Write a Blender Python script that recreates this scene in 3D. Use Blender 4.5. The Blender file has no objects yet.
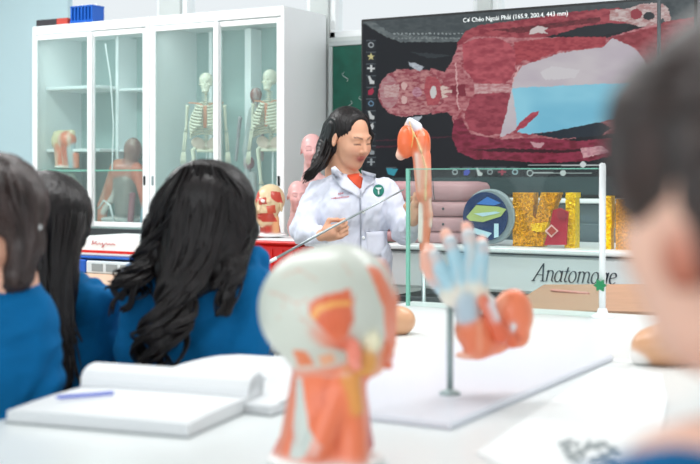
import bpy, math, random
import numpy as np
from mathutils import Vector, Matrix

# ------------------------------------------------------------------ camera, world, lights, exposure
SC = bpy.context.scene
COL = SC.collection
F, EYE, HOR, YAW = 1200.0, 1.28, 174.0, math.radians(30.3)
cs, sn = math.cos(YAW), math.sin(YAW)
cam_data = bpy.data.cameras.new('camera')
cam = bpy.data.objects.new('camera', cam_data); COL.objects.link(cam)
cam.location = (0, 0, EYE); cam.rotation_euler = (math.pi/2, 0, YAW)
cam_data.sensor_width = 36; cam_data.lens = F*36/700
cam_data.shift_y = -(232-HOR)/700.0
cam_data.dof.use_dof = True; cam_data.dof.focus_distance = 4.75; cam_data.dof.aperture_fstop = 3.0
cam_data.clip_start = .05
SC.camera = cam
world = bpy.data.worlds.new('overcast daylight'); SC.world = world; world.use_nodes = True
bg = world.node_tree.nodes['Background']; bg.inputs[0].default_value = (.93, .97, 1, 1); bg.inputs[1].default_value = 1.05
SC.view_settings.view_transform = 'Standard'; SC.view_settings.look = 'None'
SC.view_settings.gamma = 1; SC.view_settings.exposure = -.2; SC.view_settings.use_curve_mapping = False
def area(name, loc, rot, sx, sy, power, color):
    l = bpy.data.lights.new(name, 'AREA'); l.shape = 'RECTANGLE'; l.size = sx; l.size_y = sy; l.energy = power; l.color = color
    o = bpy.data.objects.new(name, l); COL.objects.link(o); o.location = loc; o.rotation_euler = rot
    return o
area('ceiling_lamp_light', (-4.4, 3.7, 2.93), (0, 0, 0), 1.6, .6, 62, (1, 1, 1))
area('ceiling_lamp_light', (-2.0, 2.5, 2.93), (0, 0, 0), 1.6, .6, 36, (1, 1, 1))
area('ceiling_lamp_light', (-.9, 4.1, 2.93), (0, 0, 0), 1.4, .6, 38, (1, 1, 1))
area('window_daylight', (-1.2, -1.9, 1.9), (math.radians(86), 0, math.radians(14)), 4.5, 1.8, 66, (.95, .98, 1))  # unseen fill behind the camera, added to brighten the far side and cabinets

# ------------------------------------------------------------------ helpers
def lin(c):
    if isinstance(c, str): c = tuple(int(c[i:i+2], 16) for i in (0, 2, 4))
    c = np.array(c, float)/255.
    return np.where(c <= .04045, c/12.92, ((c+.055)/1.055)**2.4)
def W2(u, w): return (u*cs - w*sn, u*sn + w*cs)
def C(px, py, w): return np.array([(px-350)/F*w, w, EYE-(py-HOR)/F*w])      # point in the camera-aligned room frame
def toW(c): x, y = W2(c[0], c[1]); return (x, y, c[2])
def atY(px, Y):
    u = (px-350)/F; t = Y/(u*sn+cs); return (t*(u*cs-sn), t)                   # X on the plane Y, and its distance
def zAt(py, w): return EYE-(py-HOR)/F*w
def onZ(px, py, z):
    w = (EYE-z)*F/(py-HOR); return C(px, py, w)

MATS = {}
def mat(name, color=(200, 200, 200), rough=.5, metal=0., spec=.5, bump=0., bscale=20., bstretch=(1, 1, 1), var=0., attr=False,
        emit=0., sss=0., coat=0., alpha=1., sheen=0.):
    if name in MATS: return MATS[name]
    m = bpy.data.materials.new(name); m.use_nodes = True; nt = m.node_tree; N = nt.nodes; L = nt.links
    b = N['Principled BSDF']
    col = tuple(lin(color))+(1,)
    b.inputs['Base Color'].default_value = col
    b.inputs['Roughness'].default_value = rough; b.inputs['Metallic'].default_value = metal
    b.inputs['Specular IOR Level'].default_value = spec
    b.inputs['Coat Weight'].default_value = coat; b.inputs['Sheen Weight'].default_value = sheen
    if sss: b.inputs['Subsurface Weight'].default_value = sss; b.inputs['Subsurface Radius'].default_value = (.02, .01, .006)
    tc = N.new('ShaderNodeTexCoord'); mp = N.new('ShaderNodeMapping'); mp.inputs['Scale'].default_value = bstretch
    L.new(tc.outputs['Object'], mp.inputs[0])
    nz = N.new('ShaderNodeTexNoise'); nz.inputs['Scale'].default_value = bscale; nz.inputs['Detail'].default_value = 5
    L.new(mp.outputs[0], nz.inputs['Vector'])
    src = None
    if attr:
        a = N.new('ShaderNodeAttribute'); a.attribute_name = 'Col'; src = a.outputs['Color']
    if var:
        mx = N.new('ShaderNodeMix'); mx.data_type = 'RGBA'; mx.blend_type = 'MULTIPLY'
        rp = N.new('ShaderNodeMapRange'); rp.inputs[1].default_value = .3; rp.inputs[2].default_value = .7
        rp.inputs[3].default_value = 1-var; rp.inputs[4].default_value = 1+var
        L.new(nz.outputs[0], rp.inputs[0]); mx.inputs[0].default_value = 1
        if src: L.new(src, mx.inputs[6])
        else: mx.inputs[6].default_value = col
        L.new(rp.outputs[0], mx.inputs[7]); src = mx.outputs[2]
    if src: L.new(src, b.inputs['Base Color'])
    if bump:
        bp = N.new('ShaderNodeBump'); bp.inputs['Strength'].default_value = bump; bp.inputs['Distance'].default_value = .01
        L.new(nz.outputs[0], bp.inputs['Height']); L.new(bp.outputs[0], b.inputs['Normal'])
    if emit:
        if src: L.new(src, b.inputs['Emission Color'])
        else: b.inputs['Emission Color'].default_value = col
        b.inputs['Emission Strength'].default_value = emit
    MATS[name] = m
    return m
def glass_mat(name, tint, refl=.06, veil=0., veilcol=(230, 245, 245)):
    m = bpy.data.materials.new(name); m.use_nodes = True; nt = m.node_tree; N = nt.nodes; L = nt.links
    N.remove(N['Principled BSDF']); out = N['Material Output']
    t = N.new('ShaderNodeBsdfTransparent'); t.inputs[0].default_value = tuple(lin(tint))+(1,)
    g = N.new('ShaderNodeBsdfGlossy'); g.inputs['Roughness'].default_value = .02
    lw = N.new('ShaderNodeLayerWeight'); fr = N.new('ShaderNodeMath'); fr.operation = 'POWER'; fr.inputs[1].default_value = 5; L.new(lw.outputs['Facing'], fr.inputs[0])
    ad = N.new('ShaderNodeMath'); ad.operation = 'ADD'; ad.inputs[1].default_value = refl; L.new(fr.outputs[0], ad.inputs[0])
    mx = N.new('ShaderNodeMixShader'); L.new(ad.outputs[0], mx.inputs[0]); L.new(t.outputs[0], mx.inputs[1]); L.new(g.outputs[0], mx.inputs[2])
    last = mx.outputs[0]
    if veil:
        d = N.new('ShaderNodeBsdfDiffuse'); d.inputs[0].default_value = tuple(lin(veilcol))+(1,)
        m2 = N.new('ShaderNodeMixShader'); m2.inputs[0].default_value = veil; L.new(last, m2.inputs[1]); L.new(d.outputs[0], m2.inputs[2]); last = m2.outputs[0]
    L.new(last, out.inputs[0]); MATS[name] = m
    return m

def link_mesh(name, V, Fc, m, parent=None, smooth=True, cols=None, origin=None):
    V = np.asarray(V, float)
    if origin is not None: V = V-np.asarray(origin)
    me = bpy.data.meshes.new(name); me.from_pydata(V.tolist(), [], [tuple(int(i) for i in f) for f in Fc]); me.update()
    if smooth: me.polygons.foreach_set('use_smooth', [True]*len(me.polygons))
    if cols is not None:
        a = me.color_attributes.new('Col', 'FLOAT_COLOR', 'POINT')
        cc = np.ones((len(V), 4), np.float32); cc[:, :3] = cols; a.data.foreach_set('color', cc.ravel())
    for mm in (m if isinstance(m, (list, tuple)) else [m]): me.materials.append(mm)
    o = bpy.data.objects.new(name, me); COL.objects.link(o)
    if parent is not None: o.parent = parent
    elif origin is not None: o.location = origin
    return o
def tag(o, label, cat, group=None, kind=None):
    o['label'] = label; o['category'] = cat
    if group: o['group'] = group
    if kind: o['kind'] = kind
    return o
def struct(o): o['kind'] = 'structure'; return o
def thing(name, label, cat, loc=(0, 0, 0), rz=0, group=None):
    o = bpy.data.objects.new(name, None); COL.objects.link(o); o.empty_display_size = .05
    o.location = loc; o.rotation_euler = (0, 0, rz)
    return tag(o, label, cat, group)
def cthing(name, label, cat, base, group=None):                                  # base in the camera-aligned frame
    o = thing(name, label, cat, toW(base), YAW, group); o['_b'] = 0
    del o['_b']; BASE[o.name] = np.array(base, float)
    return o
BASE = {}
def cmesh(name, V, Fc, m, root, **k):
    r = root
    while r.parent: r = r.parent
    return link_mesh(name, np.asarray(V)-BASE[r.name], Fc, m, root, **k)

class MB:
    """collects simple shapes into one mesh"""
    def __init__(s): s.V = []; s.F = []; s.n = 0
    def add(s, V, Fc):
        s.V.append(np.asarray(V, float)); s.F += [tuple(i+s.n for i in f) for f in Fc]; s.n += len(V); return s
    def box(s, lo, hi, r=0.0, R=None, c=None):
        lo = np.array(lo, float); hi = np.array(hi, float)
        r = min(r, *(0.49*(hi-lo)))
        if r <= 0:
            V = [(x, y, z) for x in (lo[0], hi[0]) for y in (lo[1], hi[1]) for z in (lo[2], hi[2])]
            Fc = [(0, 1, 3, 2), (4, 6, 7, 5), (0, 4, 5, 1), (2, 3, 7, 6), (0, 2, 6, 4), (1, 5, 7, 3)]
        else:
            V = []; Fc = []; idx = {}
            for sx in (0, 1):
                for sy in (0, 1):
                    for sz in (0, 1):
                        sg = (sx, sy, sz)
                        for ax in range(3):
                            p = [(lo[i]+r if sg[i] == 0 else hi[i]-r) for i in range(3)]
                            p[ax] = lo[ax] if sg[ax] == 0 else hi[ax]
                            idx[sg, ax] = len(V); V.append(p)
            for ax in range(3):
                a, b = (ax+1) % 3, (ax+2) % 3
                for v in (0, 1):
                    q = []
                    for (i, j) in ((0, 0), (1, 0), (1, 1), (0, 1)):
                        sg = [0, 0, 0]; sg[ax] = v; sg[a] = i; sg[b] = j; q.append(idx[tuple(sg), ax])
                    Fc.append(q if v else q[::-1])
                for i in (0, 1):
                    for j in (0, 1):
                        s0 = [0, 0, 0]; s1 = [0, 0, 0]; s0[a] = s1[a] = i; s0[b] = s1[b] = j; s0[ax] = 0; s1[ax] = 1
                        q = [idx[tuple(s0), a], idx[tuple(s1), a], idx[tuple(s1), b], idx[tuple(s0), b]]
                        Fc.append(q if i != j else q[::-1])
            for sx in (0, 1):
                for sy in (0, 1):
                    for sz in (0, 1):
                        q = [idx[(sx, sy, sz), k] for k in range(3)]
                        Fc.append(q if (sx+sy+sz) % 2 else q[::-1])
        V = np.array(V)
        if R is not None: c0 = (lo+hi)/2 if c is None else np.array(c); V = (V-c0) @ np.array(R).T + c0
        return s.add(V, Fc)
    def tube(s, pts, rad, n=10, cap=True, flat=1.0):
        P = np.array(pts, float); m = len(P); rad = np.ones(m)*rad
        T = np.gradient(P, axis=0); T /= np.linalg.norm(T, axis=1)[:, None]+1e-12
        up = np.array([0, 0, 1.]) if abs(T[0][2]) < .9 else np.array([1., 0, 0])
        A = np.cross(T[0], up); A /= np.linalg.norm(A); V = []
        th = np.linspace(0, 2*math.pi, n, endpoint=False)
        for i in range(m):
            A = A-T[i]*A.dot(T[i]); A /= np.linalg.norm(A)+1e-12; Bv = np.cross(T[i], A)
            V.append(P[i]+rad[i]*(np.cos(th)[:, None]*A+flat*np.sin(th)[:, None]*Bv))
        V = np.concatenate(V); Fc = [(i*n+j, i*n+(j+1) % n, (i+1)*n+(j+1) % n, (i+1)*n+j) for i in range(m-1) for j in range(n)]
        if cap: Fc += [tuple(range(n))[::-1], tuple((m-1)*n+j for j in range(n))]
        return s.add(V, Fc)
    def lathe(s, c, prof, n=24, ax=(0, 0, 1)):
        ax = np.array(ax, float); ax /= np.linalg.norm(ax)
        up = np.array([1., 0, 0]) if abs(ax[0]) < .9 else np.array([0, 1., 0])
        A = np.cross(ax, up); A /= np.linalg.norm(A); Bv = np.cross(ax, A); th = np.linspace(0, 2*math.pi, n, endpoint=False)
        V = np.concatenate([np.array(c)+ax*h+r*(np.cos(th)[:, None]*A+np.sin(th)[:, None]*Bv) for r, h in prof]); m = len(prof)
        Fc = [(i*n+j, i*n+(j+1) % n, (i+1)*n+(j+1) % n, (i+1)*n+j) for i in range(m-1) for j in range(n)]
        Fc += [tuple(range(n))[::-1], tuple((m-1)*n+j for j in range(n))]
        return s.add(V, Fc)
    def ell(s, c, r, n=14, R=None):
        V = []; Fc = []
        for i in range(n+1):
            a = math.pi*i/n
            for j in range(2*n):
                b = math.pi*j/n; V.append((math.sin(a)*math.cos(b), math.sin(a)*math.sin(b), math.cos(a)))
        V = np.array(V)*np.array(r)
        if R is not None: V = V @ np.array(R).T
        V += np.array(c); k = 2*n
        Fc = [(i*k+j, (i+1)*k+j, (i+1)*k+(j+1) % k, i*k+(j+1) % k) for i in range(n) for j in range(k)]
        return s.add(V, Fc)
    def prism(s, poly, d, o=(0, 0, 0), ex=(1, 0, 0), ey=(0, 0, 1), en=(0, 1, 0)):
        """polygon in the (ex,ey) plane at o, extruded d along en"""
        ex, ey, en, o = map(lambda q: np.array(q, float), (ex, ey, en, o)); n = len(poly)
        a = np.array([o+p[0]*ex+p[1]*ey for p in poly]); V = np.concatenate([a, a+en*d])
        return s.add(V, [tuple(range(n)), tuple(range(n, 2*n))[::-1]]+[(i, i+n, (i+1) % n+n, (i+1) % n) for i in range(n)])
    def obj(s, name, m, parent=None, smooth=False, c=False, **k):
        V = np.concatenate(s.V)
        if c: return cmesh(name, V, s.F, m, parent, smooth=smooth, **k)
        return link_mesh(name, V, s.F, m, parent, smooth=smooth, **k)

def rot(ax, deg):
    return np.array(Matrix.Rotation(math.radians(deg), 3, ax))

# ---- implicit modelling: smooth unions of rounded shapes, meshed by surface nets
class Sdf:
    def __init__(s): s.ops = []; s.Rm = np.eye(3); s.t = np.zeros(3); s.sc = 1.
    def frame(s, Rm=None, t=(0, 0, 0), sc=1.): s.Rm = np.eye(3) if Rm is None else np.array(Rm); s.t = np.array(t, float); s.sc = sc; return s
    def _p(s, p): return s.Rm @ (np.array(p, float)*s.sc)+s.t
    def E(s, c, r, k=.01, col=None, R=None, sub=False):
        r = np.array(r, float)*s.sc if np.ndim(r) else np.ones(3)*r*s.sc
        Rm = s.Rm if R is None else s.Rm @ np.array(R)
        s.ops.append(dict(t='e', c=s._p(c), r=r, R=Rm, k=k*s.sc, col=col, sub=sub, b=(s._p(c)-r.max(), s._p(c)+r.max()))); return s
    def R(s, a, b, ra, rb=None, k=.01, col=None, sq=None, sub=False):
        rb = ra if rb is None else rb; a = s._p(a); b = s._p(b); ra *= s.sc; rb *= s.sc
        q = np.ones(3) if sq is None else np.array(sq, float)
        m = max(ra, rb)*max(1, q.max())
        s.ops.append(dict(t='r', a=a, B=b, ra=ra, rb=rb, q=q, R=s.Rm, k=k*s.sc, col=col, sub=sub, b=(np.minimum(a, b)-m, np.maximum(a, b)+m))); return s
    def chain(s, pts, rads, k=.01, col=None, sq=None):
        for i in range(len(pts)-1): s.R(pts[i], pts[i+1], rads[i], rads[i+1], k, col, sq)
        return s
    def dist(s, o, P):
        if o['t'] == 'e':
            q = (P-o['c']) @ o['R']; k0 = np.sqrt(((q/o['r'])**2).sum(-1)); k1 = np.sqrt(((q/o['r']**2)**2).sum(-1))+1e-9
            return k0*(k0-1)/k1
        q = ((P-o['a']) @ o['R'])/o['q']; ab = ((o['B']-o['a']) @ o['R'])/o['q']
        t = np.clip((q @ ab)/(ab @ ab+1e-12), 0, 1)
        return (np.sqrt(((q-t[..., None]*ab)**2).sum(-1))-(o['ra']+(o['rb']-o['ra'])*t))*o['q'].min()
    def at(s, P):
        D = np.ones(P.shape[:-1])
        for o in s.ops: D = s._mix(D, s.dist(o, P), o)
        return D
    def _mix(s, D, d, o):
        k = o['k']
        if o['sub']:
            h = np.clip(.5-.5*(D+d)/k, 0, 1); return D*(1-h)+(-d)*h+k*h*(1-h)
        h = np.clip(.5+.5*(D-d)/k, 0, 1); return D*(1-h)+d*h-k*h*(1-h)
    def mesh(s, h, disp=None, clip=None):
        lo = np.min([o['b'][0] for o in s.ops if not o['sub']], axis=0)-3*h
        hi = np.max([o['b'][1] for o in s.ops if not o['sub']], axis=0)+3*h
        if clip: lo = np.maximum(lo, clip[0]); hi = np.minimum(hi, clip[1])
        n = np.ceil((hi-lo)/h).astype(int)+1; D = np.ones(n, np.float32)
        for o in s.ops:
            m = o['k']+3*h+.012
            i0 = np.clip(np.floor((o['b'][0]-m-lo)/h).astype(int), 0, n); i1 = np.clip(np.ceil((o['b'][1]+m-lo)/h).astype(int)+1, 0, n)
            if (i1 <= i0).any(): continue
            ax = [lo[i]+h*np.arange(i0[i], i1[i]) for i in range(3)]
            P = np.stack(np.meshgrid(*ax, indexing='ij'), -1)
            sl = tuple(slice(i0[i], i1[i]) for i in range(3))
            D[sl] = s._mix(D[sl], s.dist(o, P), o)
        D[0] = D[-1] = 1; D[:, 0] = D[:, -1] = 1; D[:, :, 0] = D[:, :, -1] = 1
        V, Fc = nets(D, lo, h)
        if disp is not None:
            n = np.cross(V[Fc[:, 2]]-V[Fc[:, 0]], V[Fc[:, 3]]-V[Fc[:, 1]]); N = np.zeros_like(V)
            for i in range(4):
                for k in range(3): N[:, k] += np.bincount(Fc[:, i], n[:, k], len(V))
            N /= np.linalg.norm(N, axis=1)[:, None]+1e-12; V = V-N*disp(V)[:, None]
        return V, Fc
    def colors(s, P, default, tau=.003):
        ops = [o for o in s.ops if o['col'] is not None and not o['sub']]
        if not ops: return np.tile(default, (len(P), 1))
        best = np.full(len(P), -1e9); acc = np.zeros((len(P), 3)); wt = np.zeros(len(P))
        Ds = np.array([s.dist(o, P) for o in ops]); mn = Ds.min(0)
        w = np.exp(-(Ds-mn)/tau); cc = np.array([lin(o['col']) for o in ops])
        return (w.T @ cc)/w.sum(0)[:, None]
def nets(D, lo, h):
    S = D < 0; n = D.shape; c = tuple(x-1 for x in n)
    acc = np.zeros(c+(3,), np.float32); cnt = np.zeros(c, np.int16)
    cross = []
    for ax in range(3):
        A = [slice(None)]*3; Bs = [slice(None)]*3; A[ax] = slice(0, -1); Bs[ax] = slice(1, None)
        a = D[tuple(A)]; b = D[tuple(Bs)]; X = S[tuple(A)] != S[tuple(Bs)]; cross.append(X)
        I = np.argwhere(X); da = a[X]; db = b[X]; pos = I.astype(np.float32); pos[:, ax] += da/(da-db)
        o1, o2 = [i for i in range(3) if i != ax]
        for d1 in (0, 1):
            for d2 in (0, 1):
                J = I.copy(); J[:, o1] -= d1; J[:, o2] -= d2
                ok = (J[:, o1] >= 0) & (J[:, o2] >= 0) & (J[:, o1] < c[o1]) & (J[:, o2] < c[o2])
                Jk = J[ok]; np.add.at(acc, (Jk[:, 0], Jk[:, 1], Jk[:, 2]), pos[ok]); np.add.at(cnt, (Jk[:, 0], Jk[:, 1], Jk[:, 2]), 1)
    M = cnt > 0; idx = np.full(c, -1, np.int64); idx[M] = np.arange(M.sum())
    V = acc[M]/cnt[M][:, None]*h+lo; Fc = []
    for ax in range(3):
        I = np.argwhere(cross[ax]); o1, o2 = (ax+1) % 3, (ax+2) % 3
        ok = (I[:, o1] > 0) & (I[:, o2] > 0) & (I[:, o1] < c[o1]) & (I[:, o2] < c[o2]); I = I[ok]
        q = []
        for d1, d2 in ((1, 1), (0, 1), (0, 0), (1, 0)):
            J = I.copy(); J[:, o1] -= d1; J[:, o2] -= d2; q.append(idx[J[:, 0], J[:, 1], J[:, 2]])
        q = np.stack(q, 1); inside = S[I[:, 0], I[:, 1], I[:, 2]]
        q[~inside] = q[~inside][:, ::-1]; Fc.append(q)
    return V, np.concatenate(Fc)
def sobj(s, name, h, m, root, default='c8c8c8', disp=None, paint=None, tau=.003, smooth=2):
    V, Fc = s.mesh(h, disp)
    for _ in range(smooth):                                                      # light Laplacian smoothing of the net
        nb = np.zeros_like(V); ct = np.zeros(len(V))
        for i in range(4):
            a, b = Fc[:, i], Fc[:, (i+1) % 4]
            for x, y in ((a, b), (b, a)):
                for k in range(3): nb[:, k] += np.bincount(x, V[y, k], len(V))
                ct += np.bincount(x, minlength=len(V))
        V = V*.5+.5*nb/np.maximum(ct, 1)[:, None]
    r_ = root
    while r_.parent: r_ = r_.parent
    V[:, 2] = np.maximum(V[:, 2], BASE[r_.name][2]+.0005)
    cols = s.colors(V, lin(default), tau)
    if paint is not None: cols = paint(V, cols)
    return cmesh(name, V, Fc, m, root, cols=cols)
def surf(s, px, py, w0, w1, off=.003, n=240):
    """where the sight line through (px,py) first meets the shape"""
    w = np.linspace(w0, w1, n); P = np.array([C(px, py, x) for x in w]); d = s.at(P); i = np.argmax(d < 0)
    if not (d < 0).any(): i = n//2
    return C(px, py, w[i]-off)
def patch(s, name, poly, w0, w1, m, root, off=.003, th=.002, n=0):
    """a thin piece of cloth or print lying on the shape: polygon given in view coordinates, fan-triangulated with thickness"""
    P = []; poly = list(poly)
    for i in range(len(poly)):
        a, b = np.array(poly[i]), np.array(poly[(i+1) % len(poly)])
        k = max(1, int(np.hypot(*(b-a))/4))
        P += [tuple(a+(b-a)*j/k) for j in range(k)]
    cx, cy = np.mean(P, axis=0); m_ = len(P); rings = [[(cx+(x-cx)*f, cy+(y-cy)*f) for x, y in P] for f in (1, .66, .33)]
    pts = [p for r in rings for p in r]+[(cx, cy)]
    A = np.array([surf(s, x, y, w0, w1, off+th) for x, y in pts]); Bk = np.array([surf(s, x, y, w0, w1, off-.004) for x, y in P])
    Fc = []
    for r in (0, 1):
        for i in range(m_): j = (i+1) % m_; Fc.append((r*m_+i, r*m_+j, (r+1)*m_+j, (r+1)*m_+i))
    for i in range(m_): Fc.append((2*m_+i, 2*m_+(i+1) % m_, 3*m_))
    k0 = len(A); Fc += [(i, k0+i, k0+(i+1) % m_, (i+1) % m_) for i in range(m_)]
    return cmesh(name, np.concatenate([A, Bk]), Fc, m, root, smooth=True)
_T = np.random.RandomState(77).rand(32, 32, 32)*2-1
def vnoise(P):
    i = np.floor(P).astype(int); f = P-i; f = f*f*(3-2*f); r = 0
    for a in (0, 1):
        for b in (0, 1):
            for c in (0, 1):
                w = (f[..., 0] if a else 1-f[..., 0])*(f[..., 1] if b else 1-f[..., 1])*(f[..., 2] if c else 1-f[..., 2])
                r = r+w*_T[(i[..., 0]+a) % 32, (i[..., 1]+b) % 32, (i[..., 2]+c) % 32]
    return r
def snoise(P, f, seed=0):
    P = np.asarray(P, float)*f*.36+seed*np.array([3.17, 5.71, 1.93])
    return .75*vnoise(P)+.4*vnoise(P*2.13+7.7)+.2*vnoise(P*4.3+3.1)
def inpoly(X, Y, poly):
    r = np.zeros(X.shape, bool); n = len(poly)
    for i in range(n):
        x0, y0 = poly[i]; x1, y1 = poly[(i+1) % n]
        if y0 == y1: continue
        c = ((y0 > Y) != (y1 > Y)) & (X < (x1-x0)*(Y-y0)/(y1-y0)+x0); r ^= c
    return r
def px_of(V): return 350+F*V[:, 0]/V[:, 1], HOR+F*(EYE-V[:, 2])/V[:, 1]
def text_geo(body, size, shear=0, depth=.001, bold=0):
    cu = bpy.data.curves.new('t', 'FONT'); cu.body = body; cu.size = size; cu.shear = shear; cu.extrude = depth; cu.offset = bold
    cu.resolution_u = 3
    o = bpy.data.objects.new('t', cu); COL.objects.link(o)
    bpy.context.view_layer.update()
    me = bpy.data.meshes.new_from_object(o.evaluated_get(bpy.context.evaluated_depsgraph_get()))
    V = np.array([v.co[:] for v in me.vertices]); Fc = [tuple(p.vertices) for p in me.polygons]
    bpy.data.objects.remove(o); bpy.data.curves.remove(cu); bpy.data.meshes.remove(me)
    return V, Fc
# ------------------------------------------------------------------ materials
M_white = mat('white lacquered steel', (243, 247, 248), .35)
M_wall = mat('pale blue wall paint', (196, 220, 226), .8, bump=.05, bscale=60)
M_back = mat('cream grey wall paint', (208, 214, 212), .8, bump=.05, bscale=60)
M_inner = mat('cabinet inner teal grey', (170, 194, 191), .6)
M_floor = mat('beige floor tile', (205, 200, 190), .3, var=.05, bscale=3)
M_table = mat('white bench laminate', (228, 233, 233), .3)
M_black = mat('black plastic', (22, 23, 25), .4)
M_dgrey = mat('dark grey plastic', (70, 76, 80), .5)
M_grey = mat('grey painted panel', (140, 152, 156), .5)
M_paper = mat('white paper', (226, 229, 231), .85)
M_cover = mat('grey book cover', (150, 156, 158), .6)
M_tan = mat('tan wood laminate', (192, 150, 124), .45, var=.06, bscale=8, bstretch=(1, 12, 1))
M_red = mat('red plastic', (214, 34, 30), .35)
M_blue = mat('blue plastic', (22, 92, 190), .35)
M_steel = mat('brushed steel', (170, 180, 182), .3, metal=.8)
M_att = mat('painted model plastic', (255, 255, 255), .38, attr=True, coat=.15, bump=.12, bscale=60)
M_skin = mat('skin', (255, 255, 255), .5, attr=True, sss=.12, bump=.03, bscale=120)
M_blush = mat('royal blue cotton cloth', (0, 98, 154), .85, bump=.35, bscale=9, var=.12, spec=.2)
M_coat = mat('white lab coat cotton', (220, 224, 238), .8, bump=1.0, bscale=9, bstretch=(1, 1, .5))
M_hair = mat('black hair', (22, 17, 18), .4, bump=.4, bscale=60, bstretch=(1, 1, .05), var=.5, spec=.35)
M_hairb = mat('dark brown hair', (50, 37, 35), .4, bump=.4, bscale=60, bstretch=(1, 1, .05), var=.5, spec=.45)
M_glass = glass_mat('clear cabinet glass', (243, 250, 249), .03, .05)
M_wglass = glass_mat('clear window glass', (254, 255, 255), 0, 0)
M_sheet = glass_mat('greenish sheet glass', (244, 251, 249), .02, .015)
M_edge = mat('green glass edge', (128, 196, 176), .2)
M_bone = mat('ivory bone plastic', (232, 228, 208), .5)
M_pink = mat('pink manikin vinyl', (192, 146, 150), .5, bump=.03)

# ------------------------------------------------------------------ the room
YB = 5.43
def wallbox(name, lo, hi, m): return struct(MB().box(lo, hi).obj(name, m))
wallbox('floor', (-6.6, -2.2, -.1), (3.2, YB+.2, 0), M_floor)
wallbox('ceiling', (-6.6, -2.2, 3.0), (3.2, YB+.2, 3.1), mat('white ceiling', (236, 238, 238), .9))
WZ0, WZ1 = 2.0, 2.85
b = MB().box((-6.5, YB, 0), (3.1, YB+.12, WZ0)).box((-6.5, YB, WZ1), (3.1, YB+.12, 3.0))
wins = [(-5.35, -4.45), (-4.3, -3.42), (-3.31, -2.445), (-2.375, -.9), (-.8, .6)]
xs = [-6.5]+[v for w_ in wins for v in w_]+[3.1]
for i in range(0, len(xs), 2): b.box((xs[i], YB, WZ0), (xs[i+1], YB+.12, WZ1))
struct(b.obj('wall_back', M_back))
wallbox('wall_left', (-6.6, -2.2, 0), (-6.5, YB+.12, 3.0), M_wall)
struct(MB().box((-6.5, YB-.04, 0), (-5.12, YB-.001, 3.0)).obj('trim_1', M_wall))
for i, (x0, x1) in enumerate(wins):
    f = MB(); t = .035
    for lo, hi in (((x0, YB+.02, WZ0), (x0+t, YB+.1, WZ1)), ((x1-t, YB+.02, WZ0), (x1, YB+.1, WZ1)),
                   ((x0, YB+.02, WZ0), (x1, YB+.1, WZ0+t)), ((x0, YB+.02, WZ1-t), (x1, YB+.1, WZ1))): f.box(lo, hi, .004)
    r = struct(f.obj('window_%d' % (i+1), M_white))
    MB().box((x0+t, YB+.055, WZ0+t), (x1-t, YB+.061, WZ1-t)).obj('window_pane', M_wglass, r)

# chalkboard
r = thing('chalkboard', 'dark green chalkboard on the back wall behind the big screen', 'chalkboard', (-2.4, YB-.03, 1.4))
MB().box((-.86, 0, -.55), (1.5, .02, .55)).obj('board_surface', mat('green slate', (20, 92, 76), .7, var=.2, bscale=12), r)
f = MB()
for lo, hi in (((-.88, -.008, .55), (1.52, .028, .575)), ((-.88, -.008, -.575), (1.52, .028, -.55)), ((-.885, -.008, -.55), (-.86, .028, .55)), ((1.5, -.008, -.55), (1.525, .028, .55))): f.box(lo, hi, .003)
f.obj('board_frame', mat('aluminium frame', (190, 198, 198), .4, metal=.5), r)
ch = MB(); rr = random.Random(4)
for k in range(16):
    x = -.84+rr.random()*.26; z = -.1+rr.random()*.5
    ch.tube([(x+.02*math.sin(j*1.3+k), -.0015, z+j*.012) for j in range(5)], .0014, 4)
ch.obj('chalk_marks', M_paper, r)['kind'] = 'stuff'

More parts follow.
